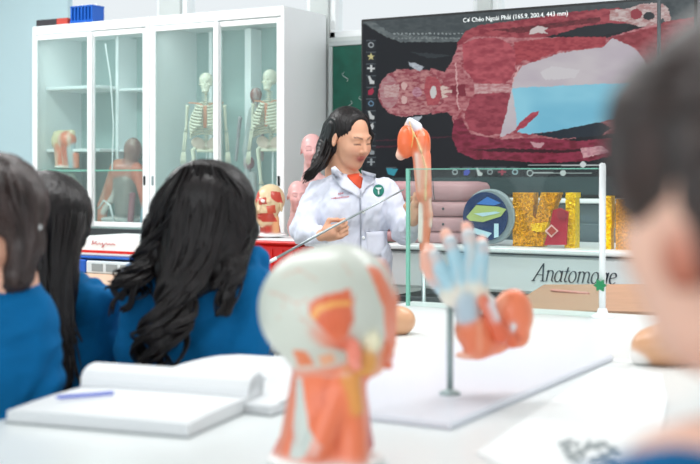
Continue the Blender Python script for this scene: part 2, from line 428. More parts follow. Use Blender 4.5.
# ------------------------------------------------------------------ glazed display cabinets
def cabinet(x0, x1, label, endpanel):
    Y0, Y1, H, ZB = 4.98, 5.40, 2.12, 1.0
    o = thing('display_cabinet', label, 'cabinet', (x0, Y0, 0))
    W_ = x1-x0; D = Y1-Y0
    b = MB().box((0, .015, 0), (.02, D, H), .003).box((W_-.02, .015, 0), (W_, D, H), .003).box((.02, .015, H-.05), (W_-.02, D, H), .003)
    b.box((.02, .02, 0), (W_-.02, D, .08)).box((.02, .02, ZB-.05), (W_-.02, D-.02, ZB-.02))
    b.obj('cabinet_body', M_white, o)
    MB().box((.02, D-.02, .08), (W_-.02, D-.002, H-.05)).box((.02, .08, ZB-.019), (W_-.02, D-.02, ZB-.012)).obj('back_panel', M_inner, o)
    # glazed sliding doors
    mid = W_*.52
    for k, (a, c, y) in enumerate(((.02, mid+.015, .0), (mid-.015, W_-.02, .022))):
        z0, z1 = ZB-.01, H-.055; t = .03; f = MB()
        f.box((a, y, z0), (a+t, y+.018, z1), .003).box((c-t, y, z0), (c, y+.018, z1), .003)
        f.box((a+t, y, z0), (c-t, y+.018, z0+.028), .003).box((a+t, y, z1-.028), (c-t, y+.018, z1), .003)
        d = f.obj('sliding_door', M_white, o)
        MB().box((a+t, y+.006, z0+.028), (c-t, y+.011, z1-.028)).obj('glass_pane', M_glass, d)
        MB().box((c-t+.008 if k else a+.008, y-.003, 1.22), (c-t+.022 if k else a+.022, y, 1.27), .001).obj('finger_pull', M_black if k else M_steel, d)
    # steel doors below
    for a, c in ((.02, W_/2-.003), (W_/2+.003, W_-.02)):
        d = MB().box((a, 0, .09), (c, .016, ZB-.06), .003).obj('lower_door', M_white, o)
        MB().box((c-.05 if a < .1 else a+.035, -.02, .5), (c-.035 if a < .1 else a+.05, 0, .62), .004).obj('handle', M_steel, d)
    MB().box((.02, .0, ZB-.052), (W_-.02, .012, ZB-.018)).obj('dark_sill_gap', mat('dark rubber seal', (52, 62, 66), .7), o)
    l = area('cabinet_strip_light', (0, 0, 0), (math.radians(18), 0, 0), W_*.8, .03, .55, (.97, 1, 1)); l.parent = o; l.location = (W_/2, .10, H-.075)  # fill light added inside to lift the dim cabinet interior
    MB().box((.1, .08, H-.068), (W_-.1, .12, H-.05), .003).obj('lamp_bar', M_white, o)  # plain white bar added to go with the fill light
    return o
cA = cabinet(-5.02, -4.165, 'white steel display cabinet at left with glazed doors, muscle models inside', False)
cB = cabinet(-4.16, -3.3, 'white steel display cabinet with tall side panel, skeleton models inside', True)
def shelf(o, lo, hi): MB().box(lo, hi, .003).obj('shelf', M_white, o)
for z in (1.405, 1.76): shelf(cA, (.025, .10, z), (.43, .39, z+.018))
shelf(cA, (.44, .25, 1.405), (.82, .39, 1.42)); shelf(cA, (.44, .25, 1.75), (.82, .39, 1.765))
v = MB().box((.425, .24, 1.0), (.445, .4, 2.06)); v.box((.72, .33, 1.0), (.735, .4, 2.06)); v.obj('inner_upright', M_white, cA)
v = MB().box((.18, .3, 1.0), (.2, .4, 2.06)).box((.42, .3, 1.0), (.46, .4, 2.06)).box((.6, .34, 1.0), (.63, .4, 2.06)); v.obj('inner_upright', M_white, cB)
MB().tube([(.5, .07, 2.0), (.54, .07, 1.8), (.56, .07, 1.55), (.55, .07, 1.3)], .004, 6).obj('hanging_cord', M_white, cA)

# things on top of the left cabinet
HX = 2.12
def topx(px): return atY(px, 5.1)
x0 = topx(46)[0]; x1 = topx(78)[0]
r = thing('flat_box', 'flat black and red box lying on top of the left cabinet', 'box', (x0, 5.02, HX), .05)
MB().box((0, 0, 0), (.15, .2, .04), .004).box((.006, -.001, .008), (.1, 0, .032)).obj('box_body', mat('black card', (60, 56, 60), .6), r)
MB().box((.151, 0, .001), (.23, .2, .041), .003).obj('red_end', mat('red card', (196, 72, 60), .6), r)
r = thing('test_tube_rack', 'blue slotted plastic rack on top of the left cabinet', 'rack', (topx(77)[0]+.02, 5.02, HX))
b = MB().box((0, 0, .0), (.17, .1, .02), .003).box((0, 0, .09), (.17, .1, .10), .003)
for i in range(7): b.box((.004+i*.025, .002, .02), (.016+i*.025, .098, .09))
b.obj('rack_frame', M_blue, r)
t = MB()
for i in range(5): t.lathe((.02+i*.033, .05, .021), [(.007, 0), (.008, .02), (.008, .085), (.006, .09)], 10)
t.obj('white_tubes', M_white, r)
r = thing('tape_roll', 'white tape roll on top of the left cabinet beside the flat box', 'tape roll', (topx(62)[0], 5.26, HX))
MB().lathe((0, 0, 0), [(.05, 0), (.052, .002), (.052, .1), (.05, .1)], 28).obj('tape', M_paper, r)
MB().lathe((0, 0, .1), [(.02, 0), (.02, .012)], 20).obj('core', M_tan, r)

# ------------------------------------------------------------------ screen on the back wall
TX0, TX1, TY, TZ0, TZ1 = -2.965, -1.325, 5.2, 1.187, 2.04
r = thing('wall_screen', 'huge flat screen showing a red muscle figure lying on its back', 'screen', (TX0, TY, TZ0))
Wd, Hd = TX1-TX0, TZ1-TZ0
b = MB().box((-.012, .004, -.012), (Wd+.012, .06, Hd+.012), .004); b.obj('screen_housing', M_black, r)
MB().box((Wd/2-.3, .06, Hd/2-.2), (Wd/2+.3, YB-TY, Hd/2+.2)).obj('wall_bracket', M_dgrey, r)
nx, nz = 560, 300
gx, gz = np.meshgrid(np.linspace(0, Wd, nx), np.linspace(0, Hd, nz), indexing='ij')
X = TX0+gx; Z = TZ0+gz; Ul = X*cs+TY*sn; Wl = -X*sn+TY*cs
PX = 350+F*Ul/Wl; PY = HOR+F*(EYE-Z)/Wl
P3 = np.stack([PX, PY, 0*PX], -1)
img = np.tile(lin('14171b'), PX.shape+(1,)).reshape(PX.shape+(3,))
JX = [1.4*snoise(P3, 1.1, 10), 1.3*snoise(P3, .35, 6), 1.4*snoise(P3, 1.2, 4)]
def paint(poly, col, col2=None, f=.6, amp=1., seed=1, a=1., soft=.6):
    x = PX+soft*(JX[0]+JX[1]); y = PY+soft*JX[2]
    m = inpoly(x, y, poly)
    c = np.tile(lin(col), (m.sum(), 1))
    if col2 is not None:
        t = np.clip(.5+amp*snoise(P3[m]*np.array([.45, 1, 1]), f*2.2, seed), 0, 1)[:, None]; c = c*(1-t)+lin(col2)*t
    img[m] = img[m]*(1-a)+c*a
def ellp(cx, cy, rx, ry, n=20, rot_=0):
    return [(cx+rx*math.cos(t)*math.cos(rot_)-ry*math.sin(t)*math.sin(rot_), cy+rx*math.cos(t)*math.sin(rot_)+ry*math.sin(t)*math.cos(rot_)) for t in np.linspace(0, 2*math.pi, n, endpoint=False)]
paint([(363, 15), (700, -15), (700, 20), (560, 30), (458, 42), (405, 42), (388, 36), (363, 24)], '454e51', '50595b')
paint([(363, 22), (372, 21), (392, 34), (458, 38), (458, 42), (400, 42), (384, 36)], '737d7e', '596264')
for i in range(18): paint([(393+i*4, 33), (395+i*4, 33), (395.5+i*4, 34.5), (393.5+i*4, 34.5)], '9aa4a5')
for i in range(18): paint([(393+i*4, 37.5), (395+i*4, 37.5), (395.5+i*4, 39), (393.5+i*4, 39)], '8a9495')
paint([(410, 52), (440, 54), (452, 56), (430, 58)], '30373b')
RD, RD2 = '8c2c3c', 'b84a58'
# upper arm and far hand
paint([(455, 60), (458, 42), (466, 31), (480, 25), (520, 20), (570, 12), (618, 8), (636, 10), (640, 22), (620, 24), (575, 30), (545, 37), (520, 40), (490, 44), (465, 48)], '8f3340', 'b4525a', .5)
paint([(490, 30), (520, 27), (560, 22), (600, 17), (600, 22), (560, 27), (520, 33)], '5c2228', '7c3038', .9)
paint([(610, 10), (630, 8), (640, 4), (660, 3), (668, 8), (671, 20), (666, 24), (663, 18), (655, 26), (640, 27), (625, 22), (610, 20)], 'd8c8c6', 'b88a88', .8)
paint(ellp(636, 14, 6, 5), '9c3a44'); paint(ellp(649, 16, 6, 4), '2b2f33')
paint([(530, 30), (538, 26), (548, 28), (544, 31), (549, 34), (538, 33), (530, 35)], 'dccfce')
paint([(560, 34), (580, 27), (610, 23), (632, 24), (625, 31), (600, 36), (575, 37)], '20262a')
# torso
paint([(452, 62), (458, 46), (475, 36), (520, 38), (560, 37), (606, 38), (640, 28), (658, 24), (700, 18), (700, 90), (640, 130), (560, 140), (480, 140), (458, 150), (452, 120)], '9c404c', 'cc8a8e', .5)
paint([(462, 44), (478, 38), (498, 38), (511, 44), (516, 56), (515, 72), (508, 82), (492, 86), (474, 82), (464, 68)], 'a03c4a', 'c45c66', .3, 1.2, 4)
paint([(472, 95), (490, 92), (512, 93), (517, 104), (514, 122), (506, 132), (488, 136), (470, 130), (464, 116)], '8c3040', 'b04c5a', .35, 1.2, 6)
paint([(514, 42), (560, 37), (606, 37), (606, 46), (584, 49), (560, 51), (542, 57), (536, 62), (524, 60), (516, 66)], '9c3440', 'b84c54', .7)
paint([(464, 84), (510, 84), (514, 92), (466, 94)], 'dcb6b6', 'c08084', .9)
paint([(500, 138), (512, 88), (514, 78), (522, 66), (540, 60), (560, 53), (604, 47), (612, 38), (622, 37), (640, 54), (652, 72), (660, 84), (600, 85)], 'd4cdd2', 'c8bec8', .1, .8)
paint([(540, 72), (552, 66), (580, 70), (575, 78), (545, 80)], 'dcd8dc')
paint([(512, 88), (600, 84), (662, 82), (650, 100), (620, 118), (590, 124), (560, 130), (530, 134), (518, 132)], '7cc8e4', '96dcf2', .06, 1)
paint([(612, 38), (640, 30), (662, 25), (662, 84), (652, 70), (636, 48)], '8c3038', 'a84850', .5)
paint([(662, 22), (700, 16), (700, 70), (662, 84)], '8c3038', 'a84850', .5)
paint([(516, 130), (520, 122), (533, 112), (539, 111), (537, 116), (526, 126), (518, 131)], 'a03848', 'c04c5c', .7)
# lower arm
paint([(453, 120), (462, 118), (470, 134), (500, 139), (540, 138), (580, 141), (612, 138), (612, 156), (590, 161), (540, 163), (500, 160), (475, 159), (458, 152), (452, 138)], '701a2c', '96304a', .45, 1.1)
paint([(470, 150), (500, 148), (560, 150), (600, 148), (600, 150), (560, 153), (500, 152)], '3a1018')
paint([(530, 142), (545, 143), (540, 148), (534, 147)], 'd0a0a8'); paint([(580, 148), (602, 146), (610, 152), (584, 158)], 'c08090', 'e0b0b4', .9)
paint([(532, 134), (560, 130), (600, 122), (612, 128), (600, 136), (560, 139)], '1c2a34')
# neck and head
paint([(430, 68), (444, 72), (452, 62), (458, 56), (464, 72), (474, 84), (474, 96), (460, 112), (455, 120), (448, 112), (432, 114)], '9c4450', 'c88084', .6)
paint([(450, 86), (466, 84), (466, 96), (452, 95)], '842838'); paint([(442, 90), (452, 90), (452, 93), (442, 93)], 'e0c0b8')
paint(ellp(404, 93, 26, 24), '98424e', 'cc9092', .7, 1.2, 2); paint([(396, 69), (430, 70), (442, 80), (446, 92), (442, 104), (430, 114), (400, 116)], '984450', 'c88c8c', .7, 1.2, 3)
paint(ellp(389, 92, 9, 17), 'c09698', 'b27078', .8); paint([(384, 86), (399, 84), (399, 96), (385, 98)], 'd6b8b6', 'c08c8c', 1.2)
paint([(426, 76), (438, 78), (444, 90), (438, 104), (428, 106), (424, 92)], 'a84450', 'bc5a60', 1); paint(ellp(433, 92, 3.2, 6), 'dadad8'); paint(ellp(417, 92, 5, 5), 'd09cac', 'a86878', 1.5)
paint(ellp(404, 86, 3, 4), 'e0b8b4'); paint(ellp(404, 100, 3, 4), 'e0b8b4')
paint([(443, 86), (449, 88), (443, 90), (449, 92), (443, 94), (449, 96), (442, 98), (440, 86)], 'e4ccc2')
paint([(408, 62), (416, 63), (424, 67), (420, 71), (412, 68)], 'ccd4dc', 'a8b0bc', 1.5); paint([(406, 122), (412, 117), (422, 116), (418, 123), (408, 126)], 'ccd4dc', 'a8b0bc', 1.5)
for (a, b2) in (((455, 62), (458, 110)), ((512, 84), (518, 66))): paint([a, (a[0]+1.4, a[1]), (b2[0]+1.4, b2[1]), b2], 'e4b4b4', soft=1)
for (a, b2, w_) in (((363, 141), (455, 136), 1.2), ((363, 147), (400, 145), 1.6)): paint([(a[0], a[1]), (b2[0], b2[1]), (b2[0], b2[1]+w_), (a[0], a[1]+w_)], '5c1c30', a=.6)
# tool bars
SH0 = dict(soft=0)
def ic(cx, cy, col, k):
    s_ = 3.9
    paint([(cx-5, cy-5), (cx+5, cy-5), (cx+5, cy+5), (cx-5, cy+5)], '20262a', a=.8, soft=0)
    paint([(cx-5, cy-5), (cx+5, cy-5), (cx+5, cy-4), (cx-5, cy-4)], '525a60', soft=0)
    if k == 'star': q = [(cx+s_*(1 if i % 2 == 0 else .42)*math.sin(i*math.pi/5), cy-s_*(1 if i % 2 == 0 else .42)*math.cos(i*math.pi/5)) for i in range(10)]
    elif k == 'plus': q = [(cx-4, cy-.8), (cx-1, cy-.8), (cx-1, cy-3.5), (cx+1, cy-3.5), (cx+1, cy-.8), (cx+4, cy-.8), (cx+4, cy+.8), (cx+1, cy+.8), (cx+1, cy+3.5), (cx-1, cy+3.5), (cx-1, cy+.8), (cx-4, cy+.8)]
    elif k == 'hand': q = [(cx-3, cy-4), (cx-1, cy-4), (cx+1, cy), (cx+3.5, cy+1), (cx+3, cy+4), (cx-1, cy+4), (cx-2, cy)]
    elif k == 'ring': q = ellp(cx, cy, 3, 3, 12)
    else: q = [(cx-3, cy+3), (cx-3, cy-1), (cx+2, cy-4), (cx+3, cy), (cx+1, cy+3)]
    paint(q, col, soft=0)
    if k == 'ring': paint(ellp(cx, cy, 1.8, 1.8, 10), '20262a', soft=0)
for i, (k, c) in enumerate((('ring', 'a8b0b4'), ('star', 'd8cf90'), ('plus', 'd8dcdc'), ('hand', 'd8dcdc'), ('box', 'b02a48'), ('ring', '6a8ca8'), ('hand', 'd0d4d4'), ('box', 'd0d4d4'), ('ring', 'a0a8ac'), ('hand', '98a0a4'), ('plus', 'a0a8ac'))): ic(371, 45+i*11.7, c, k)
paint([(363, 178), (700, 176), (700, 200), (363, 200)], '3c4e50', '465a5c', .1)
for x, c, k in ((391, 'c0c8cc', 'ring'), (455, 'b8c0c4', 'ring'), (467, '4a58c8', 'box'), (479, 'e0e4e4', 'hand'), (490, 'a0a8ac', 'ring'), (502, 'b03850', 'plus'), (515, 'a8c8d0', 'ring')): ic(x, 172, c, k)
paint([(386, 168), (398, 169), (394, 176), (388, 174)], '3aa0b4', soft=0)
for (a, b2, y) in ((528, 600, 165), (532, 592, 173)): paint([(a, y-.5), (b2, y-.5), (b2, y+.6), (a, y+.6)], 'c8d0d0', soft=0)
for x, y in ((583, 164.5), (563, 173)): paint(ellp(x, y, 3, 3), 'dfe6e6', soft=0)
paint(ellp(530, 173, 3.4, 3.4), 'c8d0d0', soft=0); paint(ellp(530, 173, 2.3, 2.3), '2a3438', soft=0)
V = np.stack([gx, 0*gx, gz], -1).reshape(-1, 3); ii = np.arange(nx*nz).reshape(nx, nz)
Fc = np.stack([ii[:-1, :-1], ii[1:, :-1], ii[1:, 1:], ii[:-1, 1:]], -1).reshape(-1, 4)
m = mat('lit screen', (0, 0, 0), .25, attr=True, emit=.85); 
lk = [l for l in m.node_tree.links if l.to_socket.name == 'Base Color'][0]; m.node_tree.links.remove(lk)
m.node_tree.nodes['Principled BSDF'].inputs['Base Color'].default_value = (.01, .01, .012, 1)
m.node_tree.nodes['Principled BSDF'].inputs['Specular IOR Level'].default_value = .25
link_mesh('screen_picture', V, Fc, m, r, cols=img.reshape(-1, 3))
V, Fc = text_geo('Cơ Chéo Ngoài Phải (165.9, 200.4, 443 mm)', .030, 0, .0004, 0)
xa, _ = atY(463, TY); xb, _ = atY(568, TY); V[:, 0] *= (xb-xa)/V[:, 0].max()
xt, wt = atY(463, TY)
V = np.stack([V[:, 0]+xt-TX0, -.0015-V[:, 2], V[:, 1]+zAt(22.5, wt)-TZ0], -1)
link_mesh('screen_caption', V, Fc, mat('lit white letters', (225, 230, 230), .5, emit=.5), r, smooth=False)
# thin dark pole before the screen
xp, wp = atY(659, 5.12)
r = MB().tube([(xp, 5.12, 0), (xp, 5.12, 3.0)], .008, 10).obj('metal_pole', M_dgrey); tag(r, 'thin dark vertical pole in front of the right side of the screen', 'pole')

# ------------------------------------------------------------------ long white dissection table below the screen
AY = 4.5
ax0 = atY(384, AY)[0]
r = thing('dissection_table', 'long white dissection table below the screen with grey serif lettering on its side', 'table', (ax0, AY, 0))
L_ = 2.35
MB().box((0, 0, .80), (L_, .55, .955), .012).obj('side_panel', M_white, r)
MB().box((-.01, -.02, .962), (L_+.01, .57, .982), .005).obj('table_top', M_white, r)
MB().box((0, .0, .955), (L_, .54, .963)).obj('shadow_gap', M_dgrey, r)
for x in (.12, L_-.32): MB().box((x, .12, .03), (x+.2, .43, .80), .01).obj('leg', M_grey, r)
MB().box((.05, .05, .0), (L_-.05, .5, .03), .008).obj('base_plate', M_dgrey, r)
MB().box((.04, .02, .66), (.42, .5, .70), .003).box((.05, .0, .74), (.4, .45, .765), .003).box((.18, .0, .68), (.19, .02, .8)).obj('under_tray', M_dgrey, r)
# italic serif lettering, written with a broad nib
def arc(cx, cy, rx, ry, a0, a1, n=12): return [(cx+rx*math.cos(math.radians(a0+(a1-a0)*i/n)), cy+ry*math.sin(math.radians(a0+(a1-a0)*i/n))) for i in range(n+1)]
GL = {'A': (.62, [[(0, 0), (.36, .72)], [(.36, .72), (.50, 0)], [(.13, .25), (.46, .25)], [(-.07, 0), (.1, 0)], [(.4, 0), (.6, 0)]]),
      'n': (.45, [[(0, .40), (.07, .45), (.07, 0)], [(.07, .3)]+arc(.2, .3, .13, .15, 180, 0)+[(.33, .05), (.40, 0)]]),
      'a': (.44, [arc(.17, .22, .16, .23, 60, 420, 20), [(.34, .45), (.33, .06), (.4, 0)]]),
      't': (.27, [[(.14, .6), (.09, .08), (.15, 0), (.22, .05)], [(0, .43), (.24, .45)]]),
      'o': (.42, [arc(.18, .22, .17, .23, 0, 360, 20)]),
      'm': (.70, [[(0, .40), (.07, .45), (.07, 0)], [(.07, .3)]+arc(.195, .3, .125, .15, 180, 0)+[(.32, 0)], [(.32, .3)]+arc(.445, .3, .125, .15, 180, 0)+[(.57, .05), (.64, 0)]]),
      'g': (.44, [arc(.17, .24, .15, .21, 60, 420, 20), [(.34, .45), (.32, -.05)]+arc(.17, -.08, .15, .14, 0, -170, 8)]),
      'e': (.38, [[(.04, .22), (.30, .28)]+arc(.17, .30, .14, .15, 0, 180, 8)+arc(.19, .2, .165, .2, 180, 320, 8)])}
lt = MB(); cx = 0
for chh in 'Anatomage':
    adv, strokes = GL[chh]
    for st in strokes:
        for (ax_, ay_), (bx_, by_) in zip(st[:-1], st[1:]):
            for nb in ((.034, .010), (.007, -.012)):
                q = [(ax_+nb[0], ay_+nb[1]), (ax_-nb[0], ay_-nb[1]), (bx_-nb[0], by_-nb[1]), (bx_+nb[0], by_+nb[1])]
                lt.prism([(cx+u+.28*v, v) for u, v in q], .002)
    cx += adv
V = np.concatenate(lt.V); xa, wa = atY(533, AY); xb, wb = atY(616, AY); sx = (xb-xa)/cx; sz = .070/.72
V = np.stack([V[:, 0]*sx+xa-ax0, V[:, 1]-.0015-.0015, V[:, 2]*sz+zAt(280.5, wa)], -1)
link_mesh('lettering', V, lt.F, mat('slate letters', (70, 78, 88), .6), r, smooth=False)

ZT = .983
# stacked pink chest skins
g = 'pink chest skins stacked on the dissection table'
names = ['bottom pink chest skin of the stack under the screen', 'second pink chest skin from the bottom of the stack', 'third pink chest skin from the bottom of the stack', 'topmost pink chest skin of the stack, with a rounded shoulder']
xa, wa = atY(384, 4.8); xb, wb = atY(488, 4.8); zz = ZT
for i in range(4):
    hh = [.05, .066, .066, .085][i]
    s = Sdf(); ww = (xb-xa)/2*(1-.02*i)
    o = thing('chest_skin', names[i], 'manikin part', ((xa+xb)/2, 4.78, zz), 0, g)
    n = 26
    rings = []
    for (sc_, h_) in ((.93, 0), (1, .2), (1, .72), (.95, .93), (.8 if i == 3 else .9, 1)):
        rings.append([(ww*sc_*np.sign(math.cos(t))*abs(math.cos(t))**.5, .16*sc_*np.sign(math.sin(t))*abs(math.sin(t))**.5, hh*h_*.97) for t in np.linspace(0, 2*math.pi, n, endpoint=False)])
    mb = MB(); mb.add(np.concatenate(rings), [(a*n+j, a*n+(j+1) % n, (a+1)*n+(j+1) % n, (a+1)*n+j) for a in range(4) for j in range(n)]+[tuple(range(n))[::-1], tuple(4*n+j for j in range(n))])
    mb.obj('skin_shell', M_pink, o, smooth=True)
    MB().tube([(.06+.01*i, -.164, hh*.05), (.055+.01*i, -.166, hh*.5), (.05+.01*i, -.16, hh*.95)], .002, 5).obj('strap', M_dgrey, o)
    if i in (1, 2): MB().lathe((.13, -.16, hh*.5), [(.006, -.004), (.004, -.008)], 10, (0, 1, 0)).obj('snap_button', M_dgrey, o)
    zz += hh
# blue round emblem board leaning before the stack
xc, wc = atY(486, 4.55); 
r = thing('emblem_board', 'round blue board with a yellow green band leaning in front of the pink chest skins', 'board', (xc-.012, 4.60, ZT+.002))
MB().lathe((0, .03, .118), [(.113, 0), (.115, .004), (.115, .02), (.108, .026)], 40, (0, -1, 0)).obj('grey_rim', M_grey, r)
MB().lathe((-.012, .0, .118), [(.1, 0), (.102, .004), (.1, .007)], 40, (0, -1, 0)).obj('blue_face', mat('navy print', (14, 46, 94), .4), r)
MB().prism([(-.095, .115), (-.05, .165), (.05, .160), (.085, .15), (.06, .12), (-.02, .095), (-.08, .10)], .003, (0, -.011, 0)).obj('green_band', mat('yellow green print', (178, 196, 118), .5), r)
MB().prism([(-.06, .13), (.04, .14), (.06, .135), (-.02, .118)], .002, (0, -.0135, 0)).prism([(.03, .03), (.05, .035), (.05, .09), (.03, .09)], .002, (0, -.0095, 0)).prism([(-.07, .05), (.0, .03), (.02, .05), (-.06, .07)], .002, (0, -.0095, 0)).obj('pale_marks', mat('pale print', (190, 220, 230), .5), r)
MB().prism([(-.05, .17), (0, .20), (.06, .175), (.03, .165)], .002, (0, -.0095, 0)).obj('blue_mark', mat('bright blue print', (60, 120, 200), .5), r)
# gold tinsel letters
M_gold = mat('crinkled gold foil', (232, 168, 24), .3, metal=.4, bump=1.0, bscale=110, var=.6)
M_gold2 = mat('bright yellow foil', (255, 210, 24), .3, metal=.3, bump=1.0, bscale=75, var=.25)
def crinkle(poly_px, Y, th, name, m, parent, seed):
    """letter slab with a crumpled face"""
    pts = [(atY(x, Y)[0], zAt(y, atY(x, Y)[1])) for x, y in poly_px]
    X0 = min(p[0] for p in pts); X1 = max(p[0] for p in pts); Z0 = min(p[1] for p in pts); Z1 = max(p[1] for p in pts)
    st = .004; xs_ = np.arange(X0, X1+st, st); zs_ = np.arange(Z0, Z1+st, st); gx_, gz_ = np.meshgrid(xs_, zs_, indexing='ij')
    cxx = gx_[:-1, :-1]+st/2; czz = gz_[:-1, :-1]+st/2; ins = inpoly(cxx, czz, pts); ix = np.full(gx_.shape, -1); V = []; Fc = []
    rs = np.random.RandomState(seed); dz = rs.rand(*gx_.shape)*.008
    def vid(i, j):
        if ix[i, j] < 0: ix[i, j] = len(V)//2; V.append((gx_[i, j], Y-dz[i, j], gz_[i, j])); V.append((gx_[i, j], Y+th, gz_[i, j]))
        return ix[i, j]*2
    for i, j in np.argwhere(ins):
        a, b_, c_, d_ = vid(i, j), vid(i+1, j), vid(i+1, j+1), vid(i, j+1)
        Fc.append((a, b_, c_, d_)); Fc.append((a+1, d_+1, c_+1, b_+1))
        for (di, dj, p, q) in ((0, -1, a, b_), (1, 0, b_, c_), (0, 1, c_, d_), (-1, 0, d_, a)):
            ni, nj = i+di, j+dj
            if ni < 0 or nj < 0 or ni >= ins.shape[0] or nj >= ins.shape[1] or not ins[ni, nj]: Fc.append((p, p+1, q+1, q))
    V = np.array(V)
    if parent is not None: V = V-np.array(parent.location)
    return link_mesh(name, V, Fc, m, parent, smooth=False)
GY = 4.62
r = thing('tinsel_letter', 'crinkled gold foil letter with a slanting bar standing left of the glass post', 'decoration', (atY(525, GY)[0], GY, ZT))
yb = 245.2
crinkle([(513, 193), (534, 193), (533, 216), (537, 219), (532, 246.2), (513, 245.8)], GY, .05, 'gold_stroke', M_gold, r, 1)
crinkle([(541, 193), (559, 193), (549, 221), (543, 246.5), (532, 246), (530, 232), (536, 219)], GY, .05, 'gold_stroke', M_gold, r, 2)
crinkle([(531, 224), (548, 222), (545, 232), (532, 231)], GY-.01, .02, 'yellow_stroke', M_gold2, r, 3)
o = crinkle([(566, 193), (576, 193), (575, 248), (565, 248)], GY, .05, 'tinsel_strip', M_gold2, None, 4); tag(o, 'narrow bright yellow foil strip right of the red pennant', 'decoration')
o = crinkle([(606, 196), (612, 196), (611, 249.2), (606, 249.2)], GY, .04, 'tinsel_strip', M_gold2, None, 5); tag(o, 'narrow yellow foil strip just right of the glass post', 'decoration')
o = crinkle([(616, 199), (634, 199), (634, 250), (616, 250)], GY, .04, 'tinsel_letter', M_gold, None, 6); tag(o, 'wide gold foil letter farthest right, beside the girl in the foreground', 'decoration')
# red pennant
r = thing('red_pennant', 'dark red satin pennant with a diamond badge among the gold letters', 'pennant', (atY(556, 4.57)[0], 4.57, ZT))
def pp(pts, Y): return [(atY(x, Y)[0]-r.location[0], zAt(y, atY(x, Y)[1])-ZT) for x, y in pts]
MB().prism(pp([(553, 210), (560, 208), (568, 212), (567, 224), (566, 245), (544, 245), (549, 229)], 4.57), .012).obj('satin', mat('dark red satin', (176, 24, 46), .4, bump=.4, bscale=30), r)
MB().prism(pp(ellp(562, 215, 5, 5, 16), 4.565), .004, (0, -.006, 0)).obj('rosette', mat('red rosette', (150, 26, 48), .5, bump=.5, bscale=80), r)
MB().prism(pp([(544.5, 231), (551, 224.5), (558, 231), (551, 237.5)], 4.56), .004, (0, -.008, 0)).obj('diamond_badge', mat('pale pink print', (236, 190, 180), .5), r)
MB().prism(pp([(546.5, 231), (551, 226.5), (556, 231), (551, 235.5)], 4.555), .003, (0, -.011, 0)).obj('badge_field', mat('brown red print', (176, 60, 44), .5), r)
# low grey cabinet behind the table, under the screen
r = thing('low_cabinet', 'low grey cabinet under the screen behind the gold letters', 'cabinet', (-2.6, 5.1, 0))
MB().box((0, .02, 0), (2.1, .28, 1.15), .005).obj('cabinet_body', mat('slate grey panel', (100, 114, 118), .5), r)
for k in range(3):
    d = MB().box((.01+k*.7, 0, .05), (.69+k*.7, .02, 1.06), .004).obj('door', MATS['slate grey panel'], r)
    MB().box((.3+k*.7, -.012, 1.0), (.42+k*.7, 0, 1.015), .003).obj('handle', M_steel, d)
MB().box((0, -.01, 1.15), (2.1, .28, 1.17), .004).obj('top_edge', M_white, r)

# ------------------------------------------------------------------ side desk in front of the cabinets
r = thing('side_desk', 'tan topped desk in front of the display cabinets behind the students', 'desk', (-5.0, 4.02, 0))
MB().box((0, 0, .775), (2.2, .88, .80), .006).obj('desk_top', mat('tan desk laminate', (222, 184, 156), .45, var=.05, bscale=6), r)
for x in (.03, 2.12):
    for y in (.04, .80): MB().box((x, y, 0), (x+.045, y+.045, .775), .004).obj('leg', M_grey, r)
MB().box((.08, .05, .68), (2.12, .07, .775)).obj('apron', M_white, r)
# flat cases on it
def X_(px, Y): return atY(px, Y)[0]
xa = X_(70, 4.4); r = thing('model_case', 'white flat case with red and blue stripes and red handwriting, on a clear box', 'case', (xa, 4.38, .872))
wd = X_(172, 4.4)-xa; 
MB().box((0, 0, .012), (wd, .42, .10), .008).obj('case_body', M_white, r)
MB().box((0, -.002, .028), (wd, 0, .040)).obj('red_stripe', M_red, r)
MB().box((-.005, -.006, 0), (wd+.005, .43, .011), .003).obj('blue_rim', M_blue, r)
hx = X_(95, 4.4)-xa; hw = X_(113, 4.4)-X_(95, 4.4); sq = MB(); 
pts = [(0, .0), (.05, .9), (.08, .2), (.2, .8), (.12, .45), (.25, .1), (.33, .5), (.4, .1), (.45, .5), (.5, -.4), (.42, -.5), (.55, .2), (.62, .5), (.68, .1), (.75, .45), (.8, .1), (.88, .4), (1.0, .15)]
sq.tube([(hx+p[0]*hw*1.3, -.0025, .066+p[1]*.022) for p in pts], .0016, 5); sq.obj('red_handwriting', mat('red ink', (190, 60, 70), .6), r)
r = thing('storage_box', 'clear plastic box with a blue end under the striped white case', 'box', (xa-.03, 4.37, .80))
MB().box((.16, 0, 0), (wd, .4, .062), .006).obj('clear_body', mat('frosted plastic', (206, 220, 226), .3), r)
MB().box((0, -.005, 0), (.158, .4, .066), .006).obj('blue_end', M_blue, r)
b = MB()
for k in range(4): b.box((.2+k*.09, -.002, .012), (.27+k*.09, 0, .048))
b.obj('label_strip', M_grey, r)
# red crate with head model
xa = X_(247, 4.25); wd = X_(301, 4.25)-xa
ztop = zAt(240, atY(275, 4.25)[1])
r = thing('red_crate', 'red plastic crate beside the teacher holding the small head model', 'crate', (xa, 4.25, .80))
MB().box((.0, 0, 0), (wd, .3, ztop-.80-.018), .012).obj('crate_body', M_red, r)
b = MB()
for k in range(5): b.box((.02+k*wd/5.2, -.006, .01), (.028+k*wd/5.2, 0, ztop-.84))
b.obj('rib', M_red, r)
MB().box((-.01, -.01, ztop-.80-.018), (wd+.01, .31, ztop-.80-.006), .004).obj('rim', M_red, r)
MB().box((.015, .015, ztop-.80-.006), (wd-.015, .285, ztop-.80), .002).obj('white_liner', M_white, r)
CRATE_Z = ztop
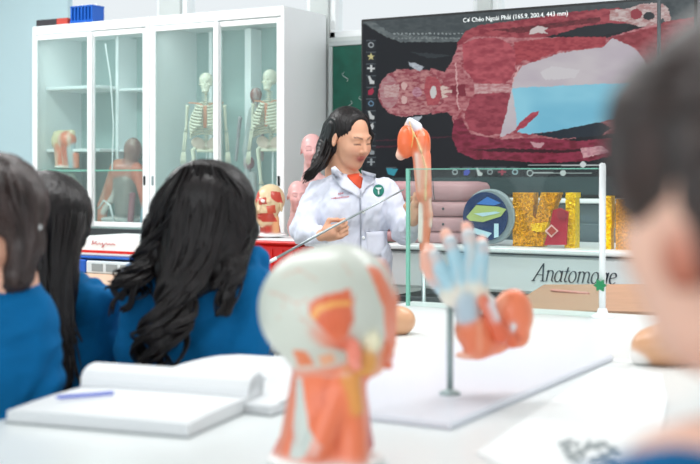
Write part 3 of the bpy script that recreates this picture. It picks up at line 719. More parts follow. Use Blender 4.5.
# ------------------------------------------------------------------ benches in the foreground
TZ = .82
def bench(x0, x1, y0, y1, label):
    o = thing('lab_bench', label, 'table', (x0, y0, 0))
    MB().box((0, 0, TZ-.03), (x1-x0, y1-y0, TZ), .005).obj('bench_top', M_table, o)
    for x in (.06, x1-x0-.11):
        for y in (.06, y1-y0-.11): MB().box((x, y, .0), (x+.05, y+.05, TZ-.03), .004).obj('leg', M_grey, o)
    MB().box((.1, .08, TZ-.1), (x1-x0-.1, .1, TZ-.03)).obj('apron', M_white, o)
    MB().box((.1, y1-y0-.1, TZ-.1), (x1-x0-.1, y1-y0-.08, TZ-.03)).obj('apron', M_white, o)
    return o
bench(-1.70, -.44, .95, 2.895, 'long white lab bench in the foreground carrying books and head model')
bench(-2.0, .75, 2.9, 3.87, 'white lab bench crosswise in front of the teacher, under the glass')
# raised white board under the hand model
xe = -.93
r = thing('work_board', 'thin white board lying on the bench under the hand model', 'board', (-1.42, 1.95, TZ))
MB().box((.02, 0, .0), (xe+1.42, .93, .016), .004).obj('board', mat('lavender white laminate', (229, 231, 240), .3), r)

# ------------------------------------------------------------------ glass screen with its post
GYp = 3.72
gx0 = atY(406, GYp)[0]; gx1 = atY(602, GYp)[0]
gz1 = zAt(168.6, atY(406, GYp)[1])
r = thing('glass_screen', 'clear upright glass pane with a thick green edge standing on the far bench', 'glass pane', (gx0, GYp, TZ))
MB().box((.012, 0, 0), (gx1-gx0-.01, .008, gz1-TZ-.003)).obj('pane', M_sheet, r)
MB().box((0, -.001, 0), (.012, .0095, gz1-TZ)).obj('green_edge', M_edge, r)
MB().box((.012, 0, gz1-TZ-.003), (gx1-gx0-.01, .008, gz1-TZ)).obj('top_edge', M_edge, r)
r = thing('glass_post', 'slim white post with a green star knob at the right end of the glass', 'post', (gx1, GYp+.004, TZ))
zt = zAt(163, atY(602, GYp)[1])-TZ
MB().tube([(0, 0, .012), (0, 0, zt-.006), (0, 0, zt)], [.0105, .0105, .006], 16).obj('post', M_white, r, smooth=True)
MB().lathe((0, 0, 0), [(.038, 0), (.036, .006), (.018, .016), (.014, .03)], 28).obj('foot', M_white, r, smooth=True)
star = [((.021 if i % 2 == 0 else .0125)*math.cos(i*math.pi/6), (.021 if i % 2 == 0 else .0125)*math.sin(i*math.pi/6)) for i in range(12)]
MB().prism(star, .014, (0, -.028, zAt(285, atY(602, GYp)[1])-TZ)).obj('star_knob', mat('green plastic', (20, 134, 82), .4), r)
# tilted tan reading board behind the glass
zb0 = .76
r = thing('reading_desk', 'tan tilted reading board behind the glass, a pen on it', 'desk', (atY(560, 4.2)[0], 4.0, 0))
def rel(px, py, Y): x, w_ = atY(px, Y); return np.array([x-r.location[0], Y-4.0, zAt(py, w_)])
q = [rel(498, 309, 3.98), rel(660, 312, 3.98), rel(660, 284, 4.3), rel(544, 284.5, 4.3), rel(524, 297, 4.12)]
V = np.array([p for p in q]+[p-np.array([0, 0, .02]) for p in q]); n = 5
link_mesh('board', V, [tuple(range(n)), tuple(range(n, 2*n))[::-1]]+[(i, i+n, (i+1) % n+n, (i+1) % n) for i in range(n)], M_tan, r, smooth=False)
zc = q[0][2]
MB().box((q[0][0]+.10, .012, zc-.06), (.50, .03, zc-.012)).obj('front_rail', M_dgrey, r)  # dark strip standing in for the shadow under the board's front edge
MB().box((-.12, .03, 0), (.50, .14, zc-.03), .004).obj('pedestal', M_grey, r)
def onb(px, py, Y):
    t = (Y-3.98)/.32; z = rel(560, 310.5, 3.98)[2]*(1-t)+rel(560, 284.3, 4.3)[2]*t; return (atY(px, Y)[0], Y, z+.006)
o = MB().tube([onb(551, 0, 4.20), onb(589, 0, 4.18)], .005, 8).obj('pen', mat('pink pen', (224, 160, 150), .4)); tag(o, 'thin pink pen lying on the tan reading board', 'pen')

# ------------------------------------------------------------------ books and papers
def cbook(cu, cw, ang, wd, dp, th, name, label, base=TZ, curl=None, cat='book', group=None):
    """block of pages between thin covers; local x along width, y depth, in the camera-aligned frame turned by ang"""
    x, y = W2(cu, cw); o = thing(name, label, cat, (x, y, base), YAW+math.radians(ang), group)
    n = 14; secs = []
    for i in range(n+1):
        t = i/n; yy = -dp/2+dp*t; bow = .004*math.sin(math.pi*t)
        secs.append([(-wd/2, yy, .003), (wd/2, yy, .003), (wd/2, yy, th*.93+bow), (wd*.2, yy, th+bow), (-wd*.3, yy, th*.98+bow), (-wd/2, yy, th*.85+bow)])
    mb = MB(); mb.add(np.concatenate(secs), [(a*6+j, a*6+(j+1) % 6, (a+1)*6+(j+1) % 6, (a+1)*6+j) for a in range(n) for j in range(6)]+[tuple(range(6))[::-1], tuple(n*6+j for j in range(6))])
    mb.obj('page_block', M_paper, o)
    MB().box((-wd/2-.004, -dp/2-.004, 0), (wd/2+.004, dp/2+.004, .003), .001).obj('cover', M_cover, o)
    ln = MB()
    for k in range(4): ln.box((-wd/2+.002, -dp/2-.0006, .006+k*th*.2), (wd/2-.002, -dp/2, .0068+k*th*.2))
    ln.obj('page_edges', M_cover, o)
    if curl:
        MB().prism(curl, wd, (-wd/2, 0, 0), (0, 1, 0), (0, 0, 1), (1, 0, 0)).obj('curled_pages', M_paper, o, smooth=False)
        ln = MB()
        for f in (.25, .5, .75):
            c_ = np.mean(curl, axis=0); q = [(c_[0]+(a-c_[0])*f, c_[1]+(b-c_[1])*f) for a, b in curl]
            ln.tube([(wd/2+.0004, a, b) for a, b in q], .0006, 4)
        ln.obj('curled_page_edges', M_cover, o)
    return o
crl = [(-.03, .046), (.02, .052), (.07, .053), (.10, .055)]+[(.125+.036*math.sin(math.radians(a)), .050+.020-.026*math.cos(math.radians(a))*1.0) for a in range(30, 220, 20)]+[(.05, .088), (.03, .072)]
crl = [(.150, .020), (.166, .028), (.170, .044), (.163, .060), (.146, .068), (.122, .066), (.102, .058), (.092, .044), (.092, .030), (.088, .026)]
cbook(-.405, 2.30, -20, .375, .31, .026, 'open_notebook', 'open white notebook nearest the camera, pages rolled back, blue pen on it', curl=crl)
cbook(-.232, 2.63, -24, .27, .25, .044, 'textbook', 'closed white book behind the open notebook, beside the wavy haired student')
cbook(-.150, 2.385, -30, .11, .19, .016, 'paper_pad', 'curled white paper pad between the open notebook and the head model', cat='notebook',
      curl=[(-.09, .0165), (-.02, .019), (.04, .032), (.09, .052), (.091, .055), (.04, .036), (-.02, .022), (-.09, .0185)])
bs = onZ(254, 352, TZ); 
r = thing('paper_roll', 'small white paper roll at the back of the books near the head model', 'paper', toW((bs[0], bs[1]-.02, TZ+.001)), YAW)
MB().tube([(-.02, 0, .022), (.03, 0, .022), (.1, -.03, .022)], .022, 18).obj('rolled_sheet', M_paper, r, smooth=True)
a = C(56, 391, 2.28); b_ = C(96, 388, 2.30); zz = TZ+.036
o = MB().tube([toW((a[0], a[1], zz+.0)), toW((a[0]+.008, a[1], zz)), toW((b_[0]+.03, b_[1]+.02, zz+.001))], [.0015, .0036, .0036], 10).obj('ballpoint_pen', mat('blue pen', (70, 96, 200), .4)); tag(o, 'blue ballpoint pen lying on the open notebook', 'pen')
# loose printed sheets at right
def sheet(pts, z, label, name='paper_sheet'):
    P = [toW(onZ(x, y, z)) for x, y in pts]; n = len(P)
    V = np.array(P+[(p[0], p[1], p[2]-.0015) for p in P]); base = V.mean(0); base[2] = z-.0015
    return base, V, [tuple(range(n)), tuple(range(n, 2*n))[::-1]]+[(i, i+n, (i+1) % n+n, (i+1) % n) for i in range(n)]
base, V, Fc = sheet([(476, 452), (600, 368), (662, 374), (668, 400), (652, 470), (560, 500)], TZ+.003, '')
r = thing('paper_sheet', 'white printed sheet with a grey figure at the bottom right of the bench', 'paper', base)
link_mesh('sheet', V-base, Fc, mat('bright paper', (234, 237, 237), .8), r, smooth=False)
fg = MB(); rr = random.Random(8)
for k in range(70):
    a_ = rr.random()*6.28; q = rr.random()**.5; x = 590+30*q*math.cos(a_); y = 452+13*q*math.sin(a_)+.12*(x-590)
    P = [toW(onZ(x+dx, y+dy, TZ+.0032)) for dx, dy in ellp(0, 0, 1.5+rr.random()*4, .8+rr.random()*1.4, 8)]
    n = 8; V = np.array(P+[(p[0], p[1], p[2]+.0005+.00001*k) for p in P])-base
    fg.add(V, [tuple(range(n)), tuple(range(n, 2*n))[::-1]]+[(i, i+n, (i+1) % n+n, (i+1) % n) for i in range(n)])
fg.obj('printed_figure', mat('grey print', (150, 158, 160), .8), r)

# ------------------------------------------------------------------ tan rounded models on the benches
def tan_model(px, py, w, r_, lab, rx=1.3):
    b0 = C(px, py, w); b0[2] = TZ; o = cthing('organ_model', lab, 'anatomical model', b0)
    s = Sdf(); s.E(b0+[0, 0, r_*.75], (r_*rx, r_, r_*.85), .02, 'd8a47e').E(b0+[r_*.6, 0, r_*.9], (r_*.9, r_*.8, r_*.8), .03, 'd8a47e').E(b0+[-r_*.9, -.0, r_*.35], (r_*.5, r_*.6, r_*.4), .01, 'f0ece8')
    sobj(s, 'model_body', .005, M_att, o)
tan_model(391, 330, 3.45, .045, 'tan rounded organ model on the bench just right of the large head model')
tan_model(664, 367, 2.9, .06, 'tan rounded organ model on the bench beside the foreground girl', 1.3)

# ------------------------------------------------------------------ heads
def add_head(s, c, yaw, pitch=0, roll=0, sc=1., skin='e8bfa6', ears=True, face=True, neck=True, lip='c46a62'):
    Rm = rot('Z', yaw) @ rot('X', -pitch) @ rot('Y', roll); s.frame(Rm, c, sc)
    s.E((0, -.015, .03), (.075, .092, .086), .01, skin).E((0, .028, -.03), (.061, .062, .082), .03, skin)
    s.E((0, .043, -.083), (.042, .038, .03), .03, skin).E((0, .07, -.1), (.017, .015, .014), .02, skin)
    if face:
        for q in (-1, 1):
            s.E((q*.036, .062, -.03), (.024, .024, .026), .03, skin)
            s.R((q*.014, .083, .022), (q*.045, .073, .020), .008, .007, .02, skin)
            s.E((q*.031, .096, .004), (.016, .012, .010), .012, None, sub=True)
            s.E((q*.031, .076, .002), (.0155, .012, .011), .004, skin)
            s.E((q*.010, .094, -.036), (.008, .009, .007), .006, skin)
        s.R((0, .084, .012), (0, .106, -.028), .008, .0105, .012, skin)
        s.E((0, .0885, -.060), (.017, .009, .0045), .006, lip).E((0, .087, -.068), (.014, .0095, .0052), .006, lip)
    if ears:
        for q in (-1, 1):
            s.E((q*.077, -.008, -.008), (.007, .018, .031), .006, skin, R=rot('Z', -q*18)).E((q*.082, -.006, -.004), (.004, .009, .016), .003, None, sub=True)
    if neck: s.R((0, -.028, -.06), (0, -.045, -.165), .046, .048, .02, skin)
    s.frame()
    return Rm, np.array(c)
def face_paint(Rm, c, sc=1., brow='3a2c28', blush='dc9a88'):
    def f(V, cols):
        q = ((V-c) @ Rm)/sc; x, y, z = np.abs(q[:, 0]), q[:, 1], q[:, 2]
        def mixin(m, col):
            m = m[:, None]; return cols*(1-m)+lin(col)*m
        m = np.clip(1-np.abs(z-.0245-.25*(x-.03)*(x < .04))/.0055, 0, 1)*((x > .012) & (x < .05))*(y > .05); cols = mixin(m*.85, brow)
        m = np.clip(1-np.abs(z+.0035+.1*np.abs(x-.031))/.0042, 0, 1)*((x > .014) & (x < .047))*(y > .06); cols = mixin(m*.9, '2a1c1a')
        m = np.exp(-((x-.04)**2+(z+.03)**2)/.0003)*(y > .03)*.35; cols = mixin(m, blush)
        m = np.clip(1-np.abs(z+.0640)/.0016, 0, 1)*(x < .017)*(y > .07)*.7; cols = mixin(m, '7c3030')
        return cols
    return f
def hand(s, wrist, palm_dir, side_dir, curl=.5, sc=1., col='e8bfa6', thumb=1):
    """palm plus five fingers; palm_dir points to the fingers, side_dir across the knuckles towards the thumb"""
    d = np.array(palm_dir, float); d /= np.linalg.norm(d); e = np.array(side_dir, float); e -= d*e.dot(d); e /= np.linalg.norm(e); n = np.cross(d, e)
    w_ = np.array(wrist, float)
    def L(a, b_, c_): return w_+sc*(d*a+e*b_+n*c_*thumb)
    s.R(L(0, 0, 0), L(.045, .0, 0), .021*sc, .028*sc, .012, col)
    s.R(L(.03, -.02, 0), L(.08, -.026, 0), .016*sc, .013*sc, .012, col).R(L(.03, .018, 0), L(.085, .024, 0), .016*sc, .013*sc, .012, col)
    for i, (b_, ln) in enumerate(((.028, .070), (.010, .078), (-.009, .072), (-.027, .057))):
        p = L(.083, b_, 0); a = 0; r0 = .0092
        for j, f in enumerate((.45, .32, .23)):
            a += curl*(.55 if j == 0 else .95); q = p+sc*ln*f*(d*math.cos(a)+n*thumb*math.sin(a)+e*b_*.6*(1 if j == 0 else 0))
            s.R(p, q, r0*sc, (r0-.0012)*sc, .004, col); p = q; r0 -= .001
    p = L(.02, .022, .004); q = L(.05, .052, .012+.01*curl); s.R(p, q, .013*sc, .0105*sc, .01, col)
    q2 = L(.082, .056-.02*curl, .02+.02*curl); s.R(q, q2, .0105*sc, .0095*sc, .005, col); s.R(q2, L(.100, .046-.03*curl, .026+.025*curl), .0095*sc, .008*sc, .004, col)

def strands(paths, rad, n=5):
    mb = MB()
    for p in paths:
        m_ = len(p); t = np.linspace(0, 1, m_); mb.tube(p, rad*(.35+.65*np.sin(np.pi*np.clip(t*.93+.07, 0, 1))**.6), n)
    return mb
def smoothpath(ctrl, n=16):
    ctrl = np.array(ctrl, float); k = len(ctrl); P = np.vstack([2*ctrl[0]-ctrl[1], ctrl, 2*ctrl[-1]-ctrl[-2]]); out = []
    for i in range(n):
        t = i/(n-1)*(k-1); j = min(int(t), k-2); f = t-j; a, b_, c_, d = P[j], P[j+1], P[j+2], P[j+3]
        out.append(.5*((2*b_)+(-a+c_)*f+(2*a-5*b_+4*c_-d)*f*f+(-a+3*b_-3*c_+d)*f**3))
    return np.array(out)
# ------------------------------------------------------------------ anatomical models in the cabinets
def skeleton(px, Y, label, turn, z0=1.0):
    x, w = atY(px, Y); o = thing('skeleton_model', label, 'skeleton', (x, Y, z0), YAW+math.radians(turn), 'small skeleton models in the right cabinet')
    k = .452
    def S(*p): return np.array([p[0]*1.2, p[1], p[2]])*k
    mb = MB()                                                                     # stand
    mb.lathe((0, .03, 0), [(.07, 0), (.07, .008), (.012, .014)], 20).tube([(0, .03, .01), (0, .03, .45)], .005, 8); mb.obj('stand', M_white, o)
    sp = MB()
    for i in range(24):
        t = i/23; z = .95+.60*t; y = .03*math.sin(t*5.5)
        sp.box(S(-.022+.006*t, y-.018, z), S(.022-.006*t, y+.018, z+.019), .004).box(S(-.006, y+.018, z), S(.006, y+.045, z+.010))
        sp.box(S(-.04, y+.005, z+.005), S(.04, y+.012, z+.011))
    sp.obj('spine', M_bone, o)
    rb = MB()
    for i in range(12):
        t = i/11; z = 1.46-.36*t; wd = .085+.062*math.sin(min(1, t*1.25)*math.pi*.62); dp = .055+.05*math.sin(min(1, t*1.2)*math.pi*.6)
        drop = .05+.05*t
        for q in (-1, 1):
            en = 168 if i < 7 else 150-14*(i-7)
            rb.tube([S(q*wd*math.sin(math.radians(a)), .035-dp+dp*math.cos(math.radians(a))-.01, z-drop*(1-math.cos(math.radians(a)))/2) for a in np.linspace(8, en, 14)], .0058*k*2.6, 6)
    rb.obj('rib_cage', M_bone, o, smooth=True)
    MB().box(S(-.018, -.10, 1.16), S(.018, -.085, 1.42), .004).tube([S(0, -.08, 1.41), S(.07, -.06, 1.45), S(.17, 0, 1.46)], .004, 6).tube([S(0, -.08, 1.41), S(-.07, -.06, 1.45), S(-.17, 0, 1.46)], .004, 6).obj('breastbone', mat('tan cartilage', (220, 150, 120), .5), o)
    for q in (-1, 1):
        MB().prism([(q*.06*k, 1.28*k), (q*.15*k, 1.44*k), (q*.07*k, 1.45*k)], .006, (0, .045, 0)).obj('shoulder_blade', M_bone, o)
        a = MB().tube([S(q*.18, 0, 1.43), S(q*.185, 0, 1.40), S(q*.195, .0, 1.16), S(q*.2, 0, 1.13)], [.014, .008, .007, .011], 8)
        a.tube([S(q*.19, 0, 1.12), S(q*.205, -.03, .89)], .005, 6).tube([S(q*.21, 0, 1.12), S(q*.225, -.03, .89)], .005, 6)
        for f in range(5): a.tube([S(q*(.2+.008*f), -.03, .88), S(q*(.197+.011*f), -.035, .80), S(q*(.197+.012*f), -.04, .72+.012*abs(f-2))], .0028, 5)
        a.obj('arm', M_bone, o, smooth=True)
        l = MB().tube([S(q*.10, 0, .93), S(q*.13, 0, .90), S(q*.10, 0, .55), S(q*.095, 0, .50)], [.013, .012, .008, .016], 8)
        l.tube([S(q*.09, 0, .49), S(q*.085, .01, .10)], [.012, .007], 8).tube([S(q*.115, .01, .47), S(q*.11, .015, .09)], .004, 6)
        l.tube([S(q*.09, .03, .06), S(q*.095, -.06, .05), S(q*.10, -.13, .03)], [.012, .010, .006], 8, flat=.7)
        l.obj('leg', M_bone, o, smooth=True)
    pv = Sdf(); 
    pv.E(S(-.075, .0, .98), S(.075, .03, .07), .01, 'e0c8b8', R=rot('Y', 30)).E(S(.075, .0, .98), S(.075, .03, .07), .01, 'e0c8b8', R=rot('Y', -30)).E(S(0, .03, .95), S(.04, .02, .06), .008, 'e8e2cc').R(S(-.08, -.02, .89), S(.08, -.02, .89), .016*k, .016*k, .01, 'e8e2cc')
    V, Fc = pv.mesh(.004); link_mesh('pelvis', V, Fc, M_att, o, cols=pv.colors(V, lin('e8e4d0')))
    sk = Sdf(); c = S(0, 0, 1.69)
    sk.frame(rot('Z', 180), c, k*1.15)
    sk.E((0, -.01, .03), (.072, .09, .08), .01, 'eae6d2').E((0, .05, -.035), (.048, .04, .055), .02, 'eae6d2').E((0, .06, -.085), (.038, .035, .022), .015, 'eae6d2')
    for q in (-1, 1): sk.E((q*.028, .088, .0), (.019, .025, .017), .004, sub=True); sk.E((q*.055, .055, -.02), (.015, .03, .008), .005, 'eae6d2')
    sk.E((0, .095, -.028), (.010, .02, .014), .004, sub=True); sk.frame()
    V, Fc = sk.mesh(.003)
    link_mesh('skull', V, Fc, M_att, o, cols=sk.colors(V, lin('e6e2cc')))
    return o
skeleton(206, 5.14, 'small skeleton model at left in the right cabinet, seen behind glass', 0)
skeleton(270, 5.14, 'small skeleton model at the right end of the cabinet, behind the glass', -25)

OR, OR2, WH = 'e67c54', 'c25038', 'e6e0d8'
def muscle_paint(f, c2, amt, seed, ax=(1, 1, .15)):
    def p(V, cols):
        t = np.clip(.5+1.2*snoise(V*np.array(ax), f, seed)-.55, 0, 1)[:, None]*amt
        return cols*(1-t)+lin(c2)*t
    return p
def cpt(px, py, Y): x, w = atY(px, Y); return C(px, py, w)
# shoulder joint model on the left shelf
b0 = cpt(66, 172, 5.10); b0[2] = 1.312
o = cthing('shoulder_model', 'orange muscle model of a shoulder on the left cabinet shelf', 'anatomical model', b0)
def q_(px, py, dw=0): p = cpt(px, py, 5.10); return p+[0, dw, 0]
s = Sdf(); r1 = .0058
s.E(q_(60, 141), (.05, .05, .06), .01, 'ddd2a4').E(q_(68, 140, -.01), (.05, .05, .05), .02, OR).R(q_(60, 145, -.02), q_(61, 170), .03, .032, .01, OR).R(q_(66, 142, -.03), q_(67, 170, -.01), .025, .022, .004, 'd86a44').R(q_(71, 145, -.01), q_(74, 168), .026, .026, .005, 'a8bcc0')
s.R(q_(76, 155), q_(76, 170), .02, .02, .01, OR).R(q_(56, 134), q_(72, 133), .018, .02, .01, 'e4d8b0').E([q_(66, 171)[0], q_(66, 171)[1], 1.32], (.07, .04, .009), .004, 'f0f0ee')
sobj(s, 'muscle_model', .005, M_att, o, paint=muscle_paint(90, 'f4dcc4', .8, 3))
MB().box((.025, .06, 1.294), (.42, .25, 1.305)).obj('glass_shelf', M_edge, cA)
MB().box((.42, .03, 1.296), (.83, .045, 1.303)).obj('glass_shelf', M_edge, cA)
# hip bone
b0 = cpt(68, 229, 5.15); b0[2] = 1.0
o = cthing('hip_model', 'white arched hip bone model under the orange shoulder model', 'anatomical model', b0)
s = Sdf(); q5 = lambda px, py, dw=0: cpt(px, py, 5.15)+[0, dw, 0]
s.chain([q5(58, 205), q5(59, 185), q5(64, 176), q5(71, 177), q5(76, 186), q5(78, 205)], [.03, .028, .026, .026, .026, .03], .01, 'ece8e0').E(q5(67, 184, .02), (.035, .03, .04), .01, 'd8a088')
s.R(q5(68, 205), [q5(68, 205)[0], q5(68, 205)[1], 1.012], .055, .06, .02, 'e8e4dc').E(q5(68, 196, .02), (.04, .03, .05), .02, 'cfa590')
sobj(s, 'bone', .006, M_att, o)
# large muscle figure
b0 = cpt(122, 229, 5.2); b0[2] = 1.0
o = cthing('muscle_torso', 'large leaning muscle torso with a brown head in the left cabinet', 'anatomical model', b0)
q6 = lambda px, py, dw=0: cpt(px, py, 5.18)+[0, dw, 0]
s = Sdf()
s.E(q6(133, 150), (.052, .05, .07), .01, '7c4a42').R(q6(131, 158), q6(129, 168), .035, .045, .02, 'a06458')
s.E(q6(128, 172, 0), (.10, .06, .06), .02, 'c47a66').R(q6(120, 168, -.02), q6(104, 205, -.03), .052, .03, .02, 'd08468').R(q6(127, 178, -.04), q6(105, 212, -.05), .02, .014, .004, 'e4e0d8')
s.R(q6(112, 185, -.04), q6(108, 200, -.04), .022, .018, .004, OR).R(q6(138, 170, 0), q6(146, 205, -.01), .035, .026, .02, 'd0745a').R(q6(146, 205, -.01), q6(144, 224, -.02), .025, .02, .01, '9cbccc')
s.R(q6(104, 205, -.03), q6(103, 224, -.04), .03, .026, .01, OR).R(q6(126, 180, .01), [q6(126, 226)[0], q6(126, 226)[1], 1.07], .075, .062, .02, '8e8a84').R(q6(118, 200, -.04), q6(122, 222, -.05), .016, .016, .005, '746a68')
s.R(q6(134, 195, -.04), q6(132, 222, -.05), .018, .018, .005, '9c5c68').E([q6(124, 226)[0], q6(124, 226)[1], 1.025], (.13, .06, .024), .006, 'dcdcd8')
sobj(s, 'muscle_body', .006, M_att, o, paint=muscle_paint(70, 'ece0d0', .35, 8))
MB().tube([p-b0 for p in (q6(102, 208, -.10), q6(108, 200, -.11), q6(114, 205, -.11), q6(118, 224, -.10))], .0055, 8).obj('white_tube', M_white, o, smooth=True)
# dark red organ figure between the skeletons
b0 = cpt(250, 229, 5.2); b0[2] = 1.0
o = cthing('nerve_figure', 'thin figure with dark red heart and grey vessels between the two skeletons', 'anatomical model', b0)
q7 = lambda px, py, dw=0: cpt(px, py, 5.2)+[0, dw, 0]
s = Sdf()
s.E(q7(256, 95), (.032, .032, .04), .01, '9a5c54').R(q7(256, 100), q7(254, 112), .014, .018, .01, 'a88078').E(q7(251, 122), (.018, .02, .036), .005, '90303a').R(q7(254, 112), q7(246, 150), .03, .02, .01, 'b8c0c0').R(q7(246, 150), q7(250, 200), .018, .014, .01, 'a8b0b4')
s.R(q7(240, 118), q7(236, 160), .012, .009, .01, 'a09ca0').R(q7(262, 116), q7(262, 160), .012, .009, .008, 'b09898').E(q7(249, 163), (.03, .025, .035), .01, 'a0606c').R(q7(246, 175), [q7(244, 226)[0], q7(244, 226)[1], 1.02], .02, .014, .01, 'b8b8b8').R(q7(253, 175), [q7(256, 226)[0], q7(256, 226)[1], 1.02], .02, .014, .01, 'b8b8b8')
s.E([q7(250, 226)[0], q7(250, 226)[1], 1.012], (.09, .05, .012), .005, 'd8d8d8')
sobj(s, 'figure_body', .005, M_att, o, paint=muscle_paint(140, 'dfe2e2', .8, 12))

# small head model on the crate
b0 = cpt(270, 238, 4.40); b0[2] = CRATE_Z
o = cthing('head_model', 'small pale head model with red muscles and neck standing on the red crate', 'anatomical model', b0)
w_ = b0[1]; c = C(269, 205, w_); s = Sdf(); Rm, cc = add_head(s, c, 150, 0, 0, .80, 'dcc49c', ears=True, neck=False, lip='b03020')
s.R(c+[0, .01, -.06], [c[0]+.005, c[1], b0[2]+.03], .038, .046, .02, 'b4382a').R(c+[.03, -.02, -.06], [c[0]+.03, c[1]-.03, b0[2]+.03], .016, .018, .004, 'dca070').R(c+[-.015, -.035, -.06], [c[0]-.005, c[1]-.04, b0[2]+.03], .012, .012, .003, 'b83020')
s.E([c[0], c[1], b0[2]+.012], (.08, .06, .012), .006, 'f0f0f0')
def pt(V, cols):
    px, py = px_of(V)
    for poly, col in (([(271, 191), (280, 192), (283, 203), (276, 202), (271, 198)], 'c84838'), ([(254, 194), (258, 188), (260, 196), (256, 204)], 'c85040'),
                      ([(258, 198), (266, 197), (267, 204), (259, 205)], 'b04030'), ([(257, 214), (272, 212), (278, 222), (262, 222)], 'c04030'), ([(266, 206), (275, 205), (276, 213), (268, 214)], 'cc5a40')):
        m = inpoly(px, py, poly); cols[m] = lin(col)
    m = inpoly(px, py, ellp(263, 201, 2.2, 1.6)); cols[m] = lin('f0e8e0')
    return cols
sobj(s, 'head', .0035, M_att, o, paint=pt)

# pink manikins behind the teacher
def manikin(px, py, Y, sc, label):
    x, w = atY(px, Y); c = C(px, py, w); b0 = c.copy(); b0[2] = .80
    o = cthing('baby_manikin', label, 'manikin', b0, 'pink manikins behind the teacher')
    s = Sdf(); Rm, cc = add_head(s, c, 188, 0, 0, sc, 'e0acaa', lip='c88080')
    s.R(c+[0, .01, -.11*sc], c+[0, .01, -.2*sc], .045*sc, .05*sc, .03, 'deb0ae').R(c+[-.02*sc, .01, -.23*sc], c+[.10*sc, .01, -.23*sc], .045*sc, .045*sc, .03, 'deb0ae')
    s.R(c+[0, .01, -.25*sc], [c[0], c[1]+.01, .80+.10*sc], .06*sc, .07*sc, .04, 'deb0ae', sq=(1, .75, 1))
    sobj(s, 'manikin_body', .005, M_att, o, paint=face_paint(Rm, cc, sc, '9a5c5c', 'e0a09c'))
manikin(312, 150, 4.72, .66, 'pink manikin with bald head looking over the teacher\'s shoulder beside the cabinet')
manikin(298, 196, 4.55, .60, 'pink manikin lower down, half hidden behind the teacher\'s sleeve')

# ------------------------------------------------------------------ large head model in the foreground
HW = 1.90
b0 = C(326, 464, HW); b0[2] = TZ
o = cthing('head_model', 'large blurred head and neck model with orange muscles in the foreground', 'anatomical model', b0)
s = Sdf(); q = lambda px, py, dw=0: C(px, py, HW)+[0, dw, 0]
GR = 'cdd2c7'; O1, O2 = 'ee7c54', 'd45a38'
s.E(q(322, 308, 0), (.101, .102, .096), .01, GR).E(q(345, 300, .03), (.075, .09, .085), .03, GR)
s.E(q(367, 325, .035), (.042, .06, .07), .02, GR).E(q(377, 352, .05), (.026, .04, .03), .015, O1)
s.R(q(386, 335, .05), q(388, 360, .055), .010, .012, .01, O1)                     # nose
s.R(q(380, 268, .03), q(390, 300, .03), .012, .012, .012, O1).R(q(390, 300, .03), q(389, 345, .04), .011, .012, .012, O1)
s.E(q(330, 316, -.088), (.028, .012, .033), .012, O1).R(q(318, 322, -.09), q(346, 336, -.086), .008, .010, .01, O2)   # temple muscle
s.E(q(354, 346, -.09), (.012, .008, .026), .004, 'ea8670').E(q(356, 343, -.099), (.005, .005, .012), .003, sub=True)
s.E(q(357, 357, -.094), (.008, .006, .008), .004, 'e48a76')
s.E(q(371, 337, -.055), (.016, .018, .016), .004, 'ece6c4').E(q(366, 356, -.06), (.016, .014, .022), .006, 'e2a050')
s.R(q(352, 372, -.055), q(357, 402, -.05), .012, .008, .006, 'e0984c')
s.R(q(384, 350, .0), q(376, 366, .0), .012, .013, .008, 'f2b090').E(q(388, 368, .03), (.010, .02, .008), .004, 'f4ece0')
s.R(q(332, 360, 0), q(328, 420, .0), .056, .055, .03, O1, sq=(1, .95, 1)).R(q(328, 420, .0), [q(325, 460)[0], HW, TZ+.02], .055, .068, .03, O1, sq=(1.05, .9, 1))
s.R(q(345, 372, -.03), q(318, 440, -.055), .022, .022, .006, O1).R(q(352, 400, -.03), q(352, 455, -.04), .018, .024, .006, 'ec7c52').R(q(298, 376, 0), q(288, 455, -.01), .010, .018, .008, 'd8907a')
s.R(q(361, 388, .0), q(368, 445, .0), .006, .010, .006, 'c07880').R(q(288, 430, .01), q(279, 455, .01), .008, .012, .005, 'd86048')
s.E([q(326, 462)[0], HW, TZ+.010], (.095, .075, .010), .004, 'f0f2f0')
